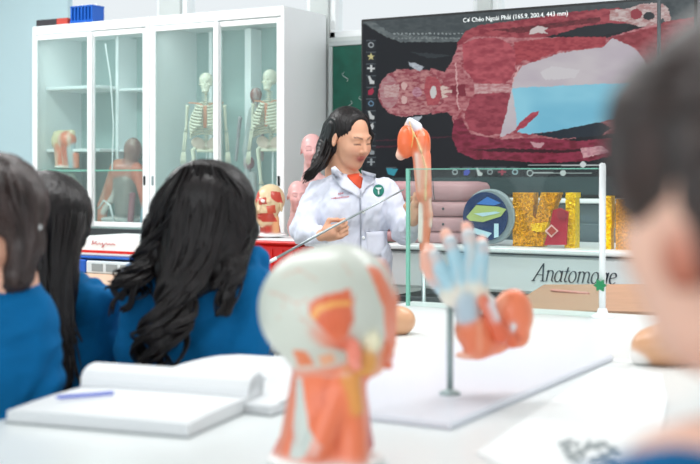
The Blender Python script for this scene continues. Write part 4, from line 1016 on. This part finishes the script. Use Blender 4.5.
def pt(V, cols):
    px, py = px_of(V); px = px+1.2*snoise(V, 90, 2); py = py+1.2*snoise(V, 100, 5)
    front = V[:, 1] < HW+.06
    def P_(poly, col, a=1.):
        m = inpoly(px, py, poly) & front; cols[m] = cols[m]*(1-a)+lin(col)*a
    P_([(309, 304), (326, 294), (351, 289), (353, 319), (347, 336), (334, 341), (324, 330), (310, 316)], 'e06e48')
    for k in range(7): P_([(322+k*5, 334-k*1), (324+k*5, 334-k), (318+k*6.2, 297-k*.6), (316+k*6.2, 297-k*.6)], 'd45c3a', .5)
    P_([(310, 316), (318, 306), (332, 301), (351, 300), (351, 304), (334, 306), (322, 311), (315, 319)], 'eeaa58')
    P_([(366, 266), (378, 268), (389, 285), (396, 300), (398, 372), (382, 368), (385, 340), (384, 309), (374, 284)], 'e87850')
    P_([(293, 350), (306, 352), (316, 366), (298, 366)], 'e88050'); P_([(318, 356), (332, 352), (336, 362), (322, 366)], 'eab08c')
    for k, ln in enumerate((((268, 292), (284, 296), (296, 303), (308, 300)), ((284, 296), (282, 310), (276, 322)), ((296, 303), (300, 318), (312, 324)), ((282, 276), (300, 270), (318, 280)), ((340, 262), (352, 276), (356, 292)))):
        for a, b_ in zip(ln[:-1], ln[1:]): P_([(a[0], a[1]-.8), (b_[0], b_[1]-.8), (b_[0], b_[1]+.9), (a[0], a[1]+.9)], 'd89a84', .7)
    P_([(266, 366), (296, 371), (330, 374), (352, 371), (352, 375), (330, 378), (296, 375)], 'd8a090', .7)
    P_([(297, 378), (302, 378), (308, 425), (317, 446), (312, 458), (290, 458), (294, 417)], 'cdd5cf'); P_([(312, 440), (322, 446), (318, 458), (304, 458)], 'e8a898')
    m = (V[:, 2] < q(0, 372)[2]) & (V[:, 2] > TZ+.025); t = np.clip(snoise(V*np.array([1, 1, .25]), 160, 7)-.4, 0, 1)[:, None]; cols[m] = (cols*(1-t)+lin('c84e30')*t)[m]
    return cols
sobj(s, 'head', .0035, M_att, o, paint=pt)

# ------------------------------------------------------------------ hand and arm model on a rod
HW = 2.42
b0 = C(450, 404, HW); b0[2] = TZ+.016
o = cthing('hand_model', 'raised hand and bent forearm model with blue tendons and orange muscles on a rod', 'anatomical model', b0)
MB().tube([(0, 0, .005), (0, 0, .19)], .0066, 12).lathe((0, 0, 0), [(.022, 0), (.021, .004), (.012, .008), (.006, .012)], 20).obj('steel_rod', mat('matte grey steel', (150, 166, 166), .5, metal=.3), o, smooth=True)
s = Sdf(); q = lambda px, py, dw=0: C(px, py, HW)+[0, dw, 0]
TIP, BL, CR = 'eeb09a', 'a4cedc', 'e6e2d2'
for pts in (([(452, 288), (440, 268), (429, 244)]), ([(461, 284), (454, 256), (446, 229)]), ([(471, 280), (470, 250), (467, 222)]), ([(479, 282), (481, 258), (482, 236)])):
    (ax_, ay_), (bx_, by_), (cx_, cy_) = pts
    s.R(q(ax_, ay_, -.005), q(bx_, by_, -.012), .0155, .0148, .004, BL).R(q(bx_, by_, -.012), q((bx_+cx_)/2, (by_+cy_)/2, -.008), .0148, .0142, .002, BL)
    s.R(q((bx_+cx_)/2+.3, (by_+cy_)/2+3, -.007), q(cx_, cy_+5, .006), .0148, .0120, .002, TIP)
s.R(q(447, 292, .01), q(434, 280, 0), .018, .014, .008, BL).R(q(434, 280, 0), q(426, 266, -.01), .014, .0125, .004, TIP).R(q(426, 266, -.01), q(424, 254, -.01), .0125, .010, .003, TIP)
s.R(q(459, 294, 0), q(474, 290, 0), .026, .026, .015, CR).E(q(452, 296, -.005), (.024, .018, .022), .01, CR).R(q(478, 285, .0), q(484, 300, 0), .015, .014, .01, CR)
s.R(q(465, 300, -.008), q(467, 314, -.010), .026, .025, .008, 'b0c4d0')
s.R(q(473, 330, 0), q(479, 340, .005), .037, .036, .008, OR).R(q(482, 300, -.022), q(500, 334, -.022), .012, .017, .003, 'e06844').R(q(489, 304, -.026), q(494, 316, -.028), .009, .009, .002, 'dde4e8').R(q(478, 345, 0), q(497, 344, .02), .028, .024, .01, 'ea7a52')
s.R(q(490, 300, .0), q(492, 316, .0), .010, .011, .004, 'dfe4e6').E(q(515, 317, .02), (.040, .036, .055), .012, 'ee8058').R(q(497, 340, .02), q(520, 338, .02), .022, .022, .01, OR).R(q(500, 328, -.005), q(512, 340, -.01), .018, .016, .004, 'e06c46').E(q(512, 326, -.02), (.006, .008, .008), .002, 'e4e4e6')
s.R(q(497, 312, .005), q(508, 300, .01), .018, .018, .006, OR).E(q(470, 356, .01), (.03, .028, .008), .006, 'f0b8a0')
sobj(s, 'hand_and_forearm', .0032, M_att, o, paint=muscle_paint(120, 'f2c4a4', .35, 5))

# ------------------------------------------------------------------ teacher
TW = 4.70
def q(px, py, dw=0): return C(px, py, TW)+[0, dw, 0]
b0 = q(350, 400); b0[2] = 0
o = cthing('person', 'woman in white lab coat with long black hair holding a pointer, standing behind the glass', 'person', b0)
SK = 'dba587'
hc = q(349.5, 138, -.02)
s = Sdf(); Rm, cc = add_head(s, hc, -136, 17, 3, .93, SK, lip='ac5650')
s.R(q(345, 160, .015), q(347, 182, .03), .042, .046, .015, SK).R(q(322, 192, 0), q(382, 190, .0), .035, .035, .03, SK)
s.R(q(351, 200, .0), q(351, 270, .0), .10, .09, .04, SK, sq=(1.2, .75, 1)).R(q(351, 270), q(351, 290), .10, .10, .04, SK, sq=(1.2, .8, 1))
s.chain([q(317, 194), q(304, 230, -.06), q(322, 233, -.20)], [.04, .033, .022], .01, SK).chain([q(387, 190), q(405, 233, -.04), q(411, 216, -.19)], [.04, .032, .022], .01, SK)
hand(s, q(323, 233, -.215), (1, -.15, .30), (-.2, -.35, 1), 1.0, .86, SK, -1)
hand(s, q(411, 219, -.18), (.30, -.5, .9), (-1, -.2, .4), .9, .85, SK, -1)
for q2 in (-1, 1):
    s.chain([b0+[q2*.08, 0, .80], b0+[q2*.085, .0, .44], b0+[q2*.08, .02, .09]], [.085, .055, .038], .02, SK); s.R(b0+[q2*.08, .02, .045], b0+[q2*.09, -.12, .03], .035, .03, .02, SK)
sobj(s, 'body', .0036, M_skin, o, paint=face_paint(Rm, cc, .93), smooth=1)
ct = Sdf(); WC = 'e2e5f0'
ct.R(q(322, 193, .0), q(382, 189, .0), .040, .040, .03, WC).E(q(349, 188, .02), (.10, .06, .048), .02, WC)
ct.R(q(351, 205, 0), q(351, 262, 0), .118, .115, .05, WC, sq=(1.22, .82, 1)).R(q(351, 262, 0), [q(352, 262)[0], TW, .58], .115, .16, .05, WC, sq=(1.22, .85, 1))
ct.E(q(338, 212, -.07), (.055, .04, .06), .04, WC).E(q(368, 212, -.07), (.055, .04, .06), .04, WC)
ct.chain([q(317, 196), q(305, 229, -.06)], [.052, .050], .02, WC).R(q(305, 231, -.06), q(320, 234, -.18), .049, .037, .02, WC)
ct.chain([q(386, 193), q(404, 231, -.04)], [.050, .046], .02, WC).R(q(404, 231, -.04), q(410, 222, -.14), .046, .036, .02, WC)
def folds(P):
    
    w_ = P+.02*np.stack([snoise(P, 20, 1), snoise(P, 20, 2), snoise(P, 20, 3)], -1)
    return .022*(np.abs(snoise(w_ @ rot('Y', 25)*np.array([1.2, 1, .4]), 42, 3))-.3)+.003*snoise(P, 110, 6)
sobj(ct, 'lab_coat', .006, M_coat, o, default=WC, disp=folds, smooth=1)
M_lapel = mat('white coat lapel', (222, 225, 238), .8)
patch(ct, 'blouse', [(346, 175), (359, 173), (363, 178), (361, 190), (354, 184)], 4.3, 4.9, mat('orange red blouse', (222, 84, 50), .7), o, .004)
patch(ct, 'lapel', [(335, 166), (339, 170), (347, 177), (354, 184), (361, 190), (359, 198), (350, 192), (341, 188), (337, 182), (332, 178), (331, 168)], 4.3, 4.9, M_lapel, o, .012, .005)
patch(ct, 'lapel', [(361, 170), (368, 172), (376, 174), (375, 183), (367, 187), (361, 196), (361, 190), (363, 178)], 4.3, 4.9, M_lapel, o, .012, .005)
patch(ct, 'coat_opening_seam', [(359.5, 198), (361, 198), (362, 300), (360.5, 300)], 4.3, 4.9, mat('seam grey', (176, 180, 194), .8), o, .002)
patch(ct, 'pocket', [(366, 232), (386, 231), (386, 256), (367, 258)], 4.3, 4.9, M_lapel, o, .003, .002)
for y in (212, 238, 264): p = surf(ct, 363.5, y, 4.3, 4.9, .002); b_ = MB().ell(p, (.007, .004, .007), 6); b_.obj('button', M_white, o, smooth=True, c=True)
patch(ct, 'green_emblem', ellp(378.5, 190.5, 5.6, 6.2, 16), 4.3, 4.9, mat('teal green embroidery', (20, 120, 104), .7), o, .006)
patch(ct, 'emblem_figure', [(375.5, 187.5), (381.5, 187.5), (381, 189), (379.4, 189), (379.2, 194.5), (377.9, 194.5), (377.7, 189), (376, 189)], 4.3, 4.9, mat('white embroidery', (225, 238, 234), .7), o, .009)
mb = MB(); rr = random.Random(3)
for row, y, x0, x1 in ((0, 194.3, 338, 342), (1, 198.2, 329, 349)):
    x = x0
    while x < x1:
        wl = 1.1+rr.random()*.9
        pts = [surf(ct, x, y-.12*(x-339), 4.3, 4.9, .004), surf(ct, x+wl*.4, y-1.5-.12*(x-339), 4.3, 4.9, .004), surf(ct, x+wl*.6, y-.12*(x-339), 4.3, 4.9, .004), surf(ct, x+wl, y-1.3-.12*(x-339), 4.3, 4.9, .004)]
        mb.tube(pts, .0011, 4); x += wl+.5
mb.obj('red_embroidery', mat('red thread', (200, 40, 50), .7), o, c=True)
tr = Sdf(); TC = '2c3038'
for q2 in (-1, 1): tr.chain([b0+[q2*.08, 0, .74], b0+[q2*.085, 0, .44], b0+[q2*.08, .02, .10]], [.105, .078, .06], .02, TC)
sobj(tr, 'trousers', .01, mat('dark trousers', (44, 48, 56), .8), o, default=TC)
sh = Sdf()
for q2 in (-1, 1): sh.R(b0+[q2*.08, .03, .046], b0+[q2*.09, -.13, .038], .045, .038, .02, '1c1c20')
sobj(sh, 'shoes', .008, M_black, o, default='1c1c20')
# her hair
hr = Sdf(); hr.frame(Rm, hc, .93)
hr.E((0, -.022, .040), (.083, .096, .088), .01, '1c1819').E((0, -.05, -.02), (.078, .06, .08), .03, '1c1819')
hr.E((0, .115, -.035), (.068, .085, .115), .012, sub=True); hr.E((0, .085, .045), (.055, .058, .058), .012, sub=True); hr.frame()
hr.chain([q(333, 128, .04), q(327, 147, .03), q(320, 162, -.02), q(308, 180, -.045)], [.042, .038, .028, .008], .02, '1c1819')
hr.chain([q(340, 140, .09), q(340, 165, .10), q(338, 190, .105)], [.06, .055, .04], .02, '1c1819')
hr.chain([q(364, 122, .0), q(370, 136, .04), q(368, 150, .06)], [.02, .016, .012], .01, '1c1819')
V, Fc = hr.mesh(.005, lambda P: .0014*np.sin((P[:, 0]*1.0+P[:, 1]*.6)*900+10*P[:, 2]))
mb = MB(); mb.add(V, Fc); rr = random.Random(5); paths = []
for i in range(90):
    a = rr.random(); dx = -10+9*a
    st = q(345+rr.uniform(-6, 8), 109.5+rr.uniform(0, 3), -.03+rr.uniform(0, .08)); 
    if rr.random() < .72: e_ = rr.random(); ctl = [st, q(334+rr.uniform(-4, 2), 118+rr.uniform(-2, 4), -.04+rr.random()*.08), q(325+9*e_, 140, -.03+rr.random()*.06), q(317+11*e_, 160, -.05+rr.random()*.03), q(303+12*e_, 184-rr.uniform(0, 12)-4*e_, -.065)]
    else: ctl = [st, q(362+rr.uniform(-2, 3), 115, -.03+rr.random()*.05), q(368+rr.uniform(-1.5, 1.5), 124, .0), q(370, 136+rr.uniform(-6, 6), .02)]
    paths.append(smoothpath(ctl, 14))
t = strands(paths, .0034); mb.add(np.concatenate(t.V), t.F); mb.obj('hair', M_hair, o, smooth=True, c=True)
pr = MB().tube([q(269, 259, -.34)-b0, q(330, 225.5, -.31)-b0, q(401, 188.5, -.27)-b0], [.0052, .0045, .003], 10)
b1 = q(330, 225, -.31); pp_ = thing('pointer_stick', 'thin silver pointer stick held across the body by the woman in the lab coat', 'pointer', toW(b1), YAW)
V = np.concatenate(pr.V)+b0-b1; link_mesh('stick', V, pr.F, M_steel, pp_)
MB().tube([q(269, 259, -.34)-b1, q(282, 252, -.335)-b1], [.007, .007], 10).obj('stick_grip', M_white, pp_, smooth=True)

# arm muscle model she steadies, behind the glass
AW = 4.47
b0 = C(424, 300, AW); b0[2] = .0
o = cthing('arm_model', 'upright arm muscle model with orange shoulder on a floor stand, beside the woman', 'anatomical model', b0)
s = Sdf(); q = lambda px, py, dw=0: C(px, py, AW)+[0, dw, 0]
s.E(q(406, 142, -.005), (.033, .024, .062), .008, 'e86c3c').R(q(408, 124, .01), q(401, 155, .01), .012, .020, .006, 'f2c8b4').E(q(421, 142, 0), (.036, .04, .052), .01, 'e4642e').R(q(410, 121, 0), q(417, 127), .014, .02, .008, 'd8dce6')
s.R(q(421, 150), q(423, 195), .034, .026, .012, OR).R(q(417, 155, -.022), q(420, 190, -.012), .009, .008, .003, 'e6ddd4').R(q(427, 155, -.015), q(428, 195, -.01), .014, .014, .004, 'e46c44')
s.R(q(424, 195), q(427, 215), .026, .022, .01, 'e0805c').R(q(428, 190, -.01), q(430, 225, -.01), .009, .007, .004, 'f0e4da').R(q(427, 215), q(424, 248), .021, .018, .01, OR).R(q(421, 205, -.01), q(420, 240, -.01), .010, .009, .004, 'f0e6dc')
s.chain([q(409, 122, -.02), q(413, 135, -.04), q(411, 148, -.036)], [.0035, .0035, .003], .003, 'e2b060').chain([q(413, 132, -.04), q(420, 150, -.042), q(426, 170, -.03), q(425, 200, -.03)], [.0035, .0035, .003, .003], .003, 'e2c290')
sobj(s, 'arm_muscles', .004, M_att, o, paint=muscle_paint(90, 'f0dcd0', .4, 21))
MB().tube([(0, .01, .02), (0, .01, q(0, 246)[2])], .008, 10).lathe((0, .01, 0), [(.13, 0), (.13, .012), (.02, .022)], 24).obj('stand', M_steel, o, smooth=True)

# ------------------------------------------------------------------ students
def seated(o, s, sh, wc, px0, w, z_sh, half, turn, tone, skin, armL, armR):
    """torso, arms and legs of a seated figure; returns nothing. turn: facing of the body, degrees from straight away"""
    x0 = (px0-350)/F*w; R3 = rot('Z', turn); c = np.array([x0, w, 0.])
    L = lambda a, b_, z: c+R3 @ np.array([a, b_, 0])+[0, 0, z]
    for d_, sd, gr in ((s, skin, 0), (sh, tone, .016)):
        d_.R(L(-half, 0, z_sh-.045), L(half, 0, z_sh-.045), .045+gr, .045+gr, .04, sd)
        d_.E(L(0, .005, z_sh-.02), (.085+gr, .055+gr, .035+gr), .04, sd, R=R3)
        d_.E(L(0, .01, z_sh-.19), (.145+gr, .09+gr, .19), .05, sd, R=R3)
        d_.E(L(0, .02, z_sh-.36), (.125+gr, .085+gr, .16), .05, sd, R=R3)
    sh.E(L(0, 0, .62), (.155, .115, .10), .05, tone, R=R3); s.E(L(0, 0, .60), (.14, .11, .08), .05, skin, R=R3)
    for arm, sg in ((armL, -1), (armR, 1)):
        a0 = L(sg*half, 0, z_sh-.055)
        if arm is None: e = L(sg*(half+.06), -.02, z_sh-.33); h_ = L(sg*(half-.04), .13, z_sh-.37)
        else: e, h_ = arm
        sh.R(a0, e, .062, .052, .03, tone).R(e, h_, .052, .036, .02, tone)
        s.R(a0, e, .042, .034, .02, skin).R(e, h_+(h_-e)*.12, .034, .024, .01, skin)
        dd = (h_-e); dd /= np.linalg.norm(dd); hand(s, h_+dd*.03, dd, R3 @ np.array([-sg, 0, .15]), .45, .9, skin, sg)
    lg = Sdf()
    for sg in (-1, 1):
        for d_, gr, cl in ((s, 0, skin), (lg, .016, '22252c')):
            d_.R(L(sg*.075, 0, .60), L(sg*.09, .38, .58), .075+gr, .055+gr, .02, cl).R(L(sg*.09, .38, .58), L(sg*.09, .30, .13), .052+gr, .036+gr, .02, cl)
            if not gr: d_.R(L(sg*.09, .29, .09), L(sg*.09, .36, .055), .035, .028, .02, cl)
    shoe = Sdf()
    for sg in (-1, 1): shoe.R(L(sg*.09, .28, .062), L(sg*.09, .40, .05), .042, .036, .02, 'e8e8e8')
    sobj(lg, 'trousers', .012, mat('black trousers', (34, 37, 44), .8), o, default='22252c')
    sobj(shoe, 'shoes', .010, mat('white shoes', (226, 226, 226), .6), o)
    # the stool under it
    b = L(0, 0, 0); st = thing('stool', STOOL[0], 'stool', toW(b), 0, 'round stools under the students'); STOOL.pop(0)
    MB().lathe((0, 0, .50), [(.14, 0), (.155, .008), (.155, .02), (.14, .028)], 28).obj('seat', M_black, st, smooth=True)
    MB().tube([(0, 0, .05), (0, 0, .50)], .022, 14).obj('post', M_steel, st, smooth=True)
    bs = MB(); bs.lathe((0, 0, .0), [(.17, 0), (.17, .012), (.03, .05)], 28); bs.obj('base', M_steel, st, smooth=True)
    fr = MB(); fr.tube([(.13*math.cos(t), .13*math.sin(t), .22) for t in np.linspace(0, 2*math.pi, 25)], .007, 8).tube([(-.13, 0, .22), (.13, 0, .22)], .005, 6); fr.obj('foot_ring', M_steel, st, smooth=True)
STOOL = ['round black stool under the wavy haired student', 'round black stool under the straight haired student', 'round black stool under the student at the left edge', 'round black stool under the girl at the right edge']
BLU = '045ca0'
def cloth_disp(P):
    w_ = P+.03*np.stack([snoise(P, 15, 1), snoise(P, 15, 2), snoise(P, 15, 3)], -1)
    return .024*(np.abs(snoise(w_ @ rot('Y', 30)*np.array([1.1, 1, .5]), 30, 4))-.3)+.003*snoise(P, 95, 9)
def bulk_hair(hs, extra, name, m, o, h=.006, fr=620, amp=.0018, rad=.0036):
    V, Fc = hs.mesh(h, lambda P: amp*np.sin((P[:, 0]+.4*P[:, 1])*fr+14*np.sin(9*P[:, 2]))+.003*snoise(P*np.array([1, 1, .3]), 60, 2))
    mb = MB(); mb.add(V, Fc); t = strands(extra, rad); mb.add(np.concatenate(t.V), t.F); return mb.obj(name, m, o, smooth=True, c=True)

# the student with long wavy hair
w = 3.0; q = lambda px, py, dw=0, w=w: C(px, py, w)+[0, dw, 0]
b0 = q(198, 400); b0[2] = 0
o = cthing('person', 'student in blue shirt with long wavy black hair seated in the middle, seen from behind', 'person', b0)
s = Sdf(); sh = Sdf(); Rm, cc = add_head(s, q(206, 206, .01), -25, 4, 0, .95, SK)
seated(o, s, sh, None, 195, 3.0, q(0, 268)[2], .130, -8, BLU, SK, (q(139, 350, -.01), q(150, 378, .22)), (q(246, 345, -.02), q(252, 372, .22)))
sh.chain([q(224, 270, -.02), q(246, 256, .0), q(259, 260, .02)], [.04, .03, .022], .03, BLU)
sobj(s, 'body', .0075, M_skin, o); sobj(sh, 'shirt', .0065, M_blush, o, default=BLU, disp=cloth_disp)
hs = Sdf(); HC = '1a1617'
hs.E(q(207, 201, .0), (.120, .12, .104), .02, HC).E(q(204, 232, -.03), (.118, .09, .09), .04, HC).E(q(193, 268, -.09), (.082, .04, .07), .04, HC)
hs.chain([q(184, 280, -.12), q(172, 325, -.125), q(163, 350, -.125)], [.045, .026, .008], .03, HC).chain([q(160, 225, -.02), q(150, 262, -.05), q(132, 290, -.08)], [.04, .026, .006], .02, HC)
hs.chain([q(240, 230, -.02), q(236, 268, -.09), q(229, 308, -.125)], [.05, .028, .008], .02, HC)
rr = random.Random(11); paths = []
for i in range(240):
    if i % 8 == 0: CA, CP, CF, CL = rr.uniform(-1.25, 1.25), rr.random()*6.28, rr.uniform(15, 22), rr.uniform(-22, 20)
    a = rr.random(); ang = CA+rr.uniform(-.09, .09); top = q(206+46*math.sin(ang)*.5, 163+10*(1-math.cos(ang)), -.03-rr.random()*.06)
    side = math.sin(ang)
    mid = q(206+53*side, 205+rr.uniform(-8, 8), -.095*math.cos(ang)-.02)
    if side < -.45: tgt = [q(150+rr.uniform(-3, 8), 250, -.06), q(128+rr.uniform(-8, 22), 285+CL*.8, -.10)]
    elif side > .5: tgt = [q(240+rr.uniform(-8, 8), 245, -.08), q(226+rr.uniform(-5, 8), 292+CL, -.13)]
    else: tgt = [q(195+42*side, 262, -.14), q(178+34*side, 310, -.17), q(162+30*side+rr.uniform(-3, 3), 345+CL, -.165)]
    P = smoothpath([top, mid]+tgt, 40); t = np.linspace(0, 1, 40); ph = CP+rr.uniform(-.35, .35); fq = CF; am = (.026 if side < .5 else .014)*np.clip((t-.38)*2.4, 0, 1)
    P[:, 0] += am*np.sin(fq*t+ph); P[:, 1] += am*.8*np.cos(fq*t+ph); paths.append(P)
for k, ctl in enumerate(([q(150, 245, -.05), q(138, 268, -.08), q(126, 272, -.09), q(120, 284, -.09), q(128, 294, -.09), q(133, 286, -.1)], [q(152, 250, -.05), q(146, 275, -.09), q(132, 286, -.09), q(121, 298, -.09), q(118, 310, -.09)],
                         [q(156, 262, -.08), q(143, 280, -.1), q(137, 300, -.1), q(128, 306, -.1)])):
    for j in range(5): P = smoothpath(ctl, 26); P += np.array([rr.uniform(-.006, .006), 0, rr.uniform(-.006, .006)]); paths.append(P)
bulk_hair(hs, paths, 'hair', M_hair, o, rad=.0046)

# the student with straight hair behind
w = 3.12; q = lambda px, py, dw=0, w=w: C(px, py, w)+[0, dw, 0]
b0 = q(50, 400); b0[2] = 0
o = cthing('person', 'student in blue shirt with long straight black hair, second from the left', 'person', b0)
s = Sdf(); sh = Sdf(); Rm, cc = add_head(s, q(46, 216, .01), -20, 2, 0, .95, SK)
seated(o, s, sh, None, 52, w, q(0, 283)[2], .115, -12, BLU, SK, None, (q(103, 338, .0), q(108, 372, .2)))

sobj(s, 'body', .0085, M_skin, o); sobj(sh, 'shirt', .007, M_blush, o, default=BLU, disp=cloth_disp)
hs = Sdf()
hs.E(q(45, 213, .0), (.12, .125, .112), .02, HC).R(q(48, 232, -.03), q(50, 285, -.08), .10, .075, .04, HC, sq=(1, .7, 1)).R(q(50, 285, -.08), q(66, 372, -.12), .075, .045, .04, HC, sq=(1, .5, 1))
paths = []
for i in range(120):
    ang = rr.uniform(-1.3, 1.35); sd = math.sin(ang)
    P = smoothpath([q(44+18*sd, 177+5*(1-math.cos(ang)), -.04), q(44+46*sd, 214+rr.uniform(-6, 6), -.1*math.cos(ang)-.02), q(48+38*sd, 258, -.13), q(56+30*sd+rr.uniform(-5, 5), 310, -.155), q(66+26*sd+rr.uniform(-7, 7), 362+rr.uniform(-30, 12), -.165)], 24); paths.append(P)
bulk_hair(hs, paths, 'hair', M_hair, o, rad=.0035)

# the student at the left edge
w = 2.5; q = lambda px, py, dw=0, w=w: C(px, py, w)+[0, dw, 0]
b0 = q(-6, 400); b0[2] = 0
o = cthing('person', 'student in blue shirt with dark brown hair at the left edge, ear showing', 'person', b0)
s = Sdf(); sh = Sdf(); Rm, cc = add_head(s, q(-12, 208, .0), 70, 10, 0, .95, 'e0ae96')
s.E(q(4, 241, -.10), (.012, .01, .02), .006, 'e6b49c').E(q(4, 246, -.07), (.035, .03, .038), .02, 'cf9a82')
seated(o, s, sh, None, -26, w, q(0, 290)[2], .105, -6, BLU, SK, None, (q(38, 378, .0), q(20, 402, .2)))
sobj(s, 'body', .0085, M_skin, o); sobj(sh, 'shirt', .0065, M_blush, o, default=BLU, disp=cloth_disp)
hs = Sdf(); HB = '2a2020'
hs.E(q(-5, 203, .0), (.110, .115, .106), .02, HB).chain([q(24, 212, -.04), q(32, 245, -.05), q(26, 275, -.06), q(18, 286, -.06)], [.05, .034, .024, .008], .03, HB).R(q(-30, 230, 0), q(-28, 285, -.05), .08, .05, .04, HB)
hs.E(q(2, 247, -.12), (.026, .06, .028), .008, sub=True)
paths = []
for i in range(80):
    ang = rr.uniform(-1.1, 1.3); sd = math.sin(ang)
    if sd > .15: ctl = [q(-4+20*sd, 156+7*(1-math.cos(ang)), -.05), q(-4+50*sd, 196+rr.uniform(-6, 6), -.10*math.cos(ang)-.02), q(20+27*sd, 235, -.09), q(18+20*sd+rr.uniform(-5, 4), 275+rr.uniform(-14, 10), -.09)]
    else: ctl = [q(-4+20*sd, 156, -.05), q(-8+40*sd, 195, -.11), q(-30+20*sd, 235, -.12), q(-30+20*sd, 282, -.12)]
    paths.append(smoothpath(ctl, 20))
bulk_hair(hs, paths, 'hair', M_hairb, o, rad=.0034)
MB().ell(q(47, 226, -.06), (.004, .004, .006), 8).obj('white_hair_clip', M_white, o, c=True)

# the girl in the foreground at the right edge
w = .74; q = lambda px, py, dw=0, w=w: C(px, py, w)+[0, dw, 0]
b0 = q(760, 400); b0[2] = 0
o = cthing('person', 'out of focus girl in the right foreground, dark hair tied back, blue collar', 'person', b0)
s = Sdf(); sh = Sdf(); SK2 = 'e4b8a4'; hc = q(773, 202, .0); Rm, cc = add_head(s, hc, 27, -2, 0, .97, SK2, lip='c87068')
s.E(q(762, 468, .01), (.082, .05, .03), .03, SK2)
s.frame(Rm, hc); s.E((-.074, -.004, -.032), (.011, .020, .022), .01, 'a85a42'); s.frame()
seated(o, s, sh, None, 786, w, 1.085, .11, 20, BLU, SK2, None, None)
sobj(s, 'body', .006, M_skin, o); sobj(sh, 'shirt', .007, M_blush, o, default=BLU, disp=cloth_disp)
hs = Sdf(); hs.frame(Rm, hc)
hs.E((0, -.018, .045), (.079, .097, .084), .01, HC).E((-.01, -.06, .0), (.070, .052, .06), .03, HC).E((0, .115, -.03), (.072, .075, .10), .012, sub=True)
hs.E((-.025, .055, .055), (.045, .045, .036), .02, HC).E((-.058, .052, .02), (.014, .03, .040), .02, '4a342c').E((0, -.125, .03), (.045, .045, .045), .02, HC); hs.E((-.095, .035, -.045), (.04, .05, .05), .01, sub=True).E((-.064, -.03, -.002), (.022, .035, .047), .015, HC); hs.frame()
paths = []
for i in range(70):
    a = rr.uniform(.1, 1.5); P = smoothpath([hc+Rm @ np.array([-.02-.045*math.sin(a), .078, .045+.05*math.cos(a)]), hc+Rm @ np.array([-.076*math.sin(a), .0, .045+.082*math.cos(a)]), hc+Rm @ np.array([-.04*math.sin(a), -.11, .03+.03*math.cos(a)])], 14); paths.append(P)
bulk_hair(hs, paths, 'hair', M_hairb, o, rad=.0022)
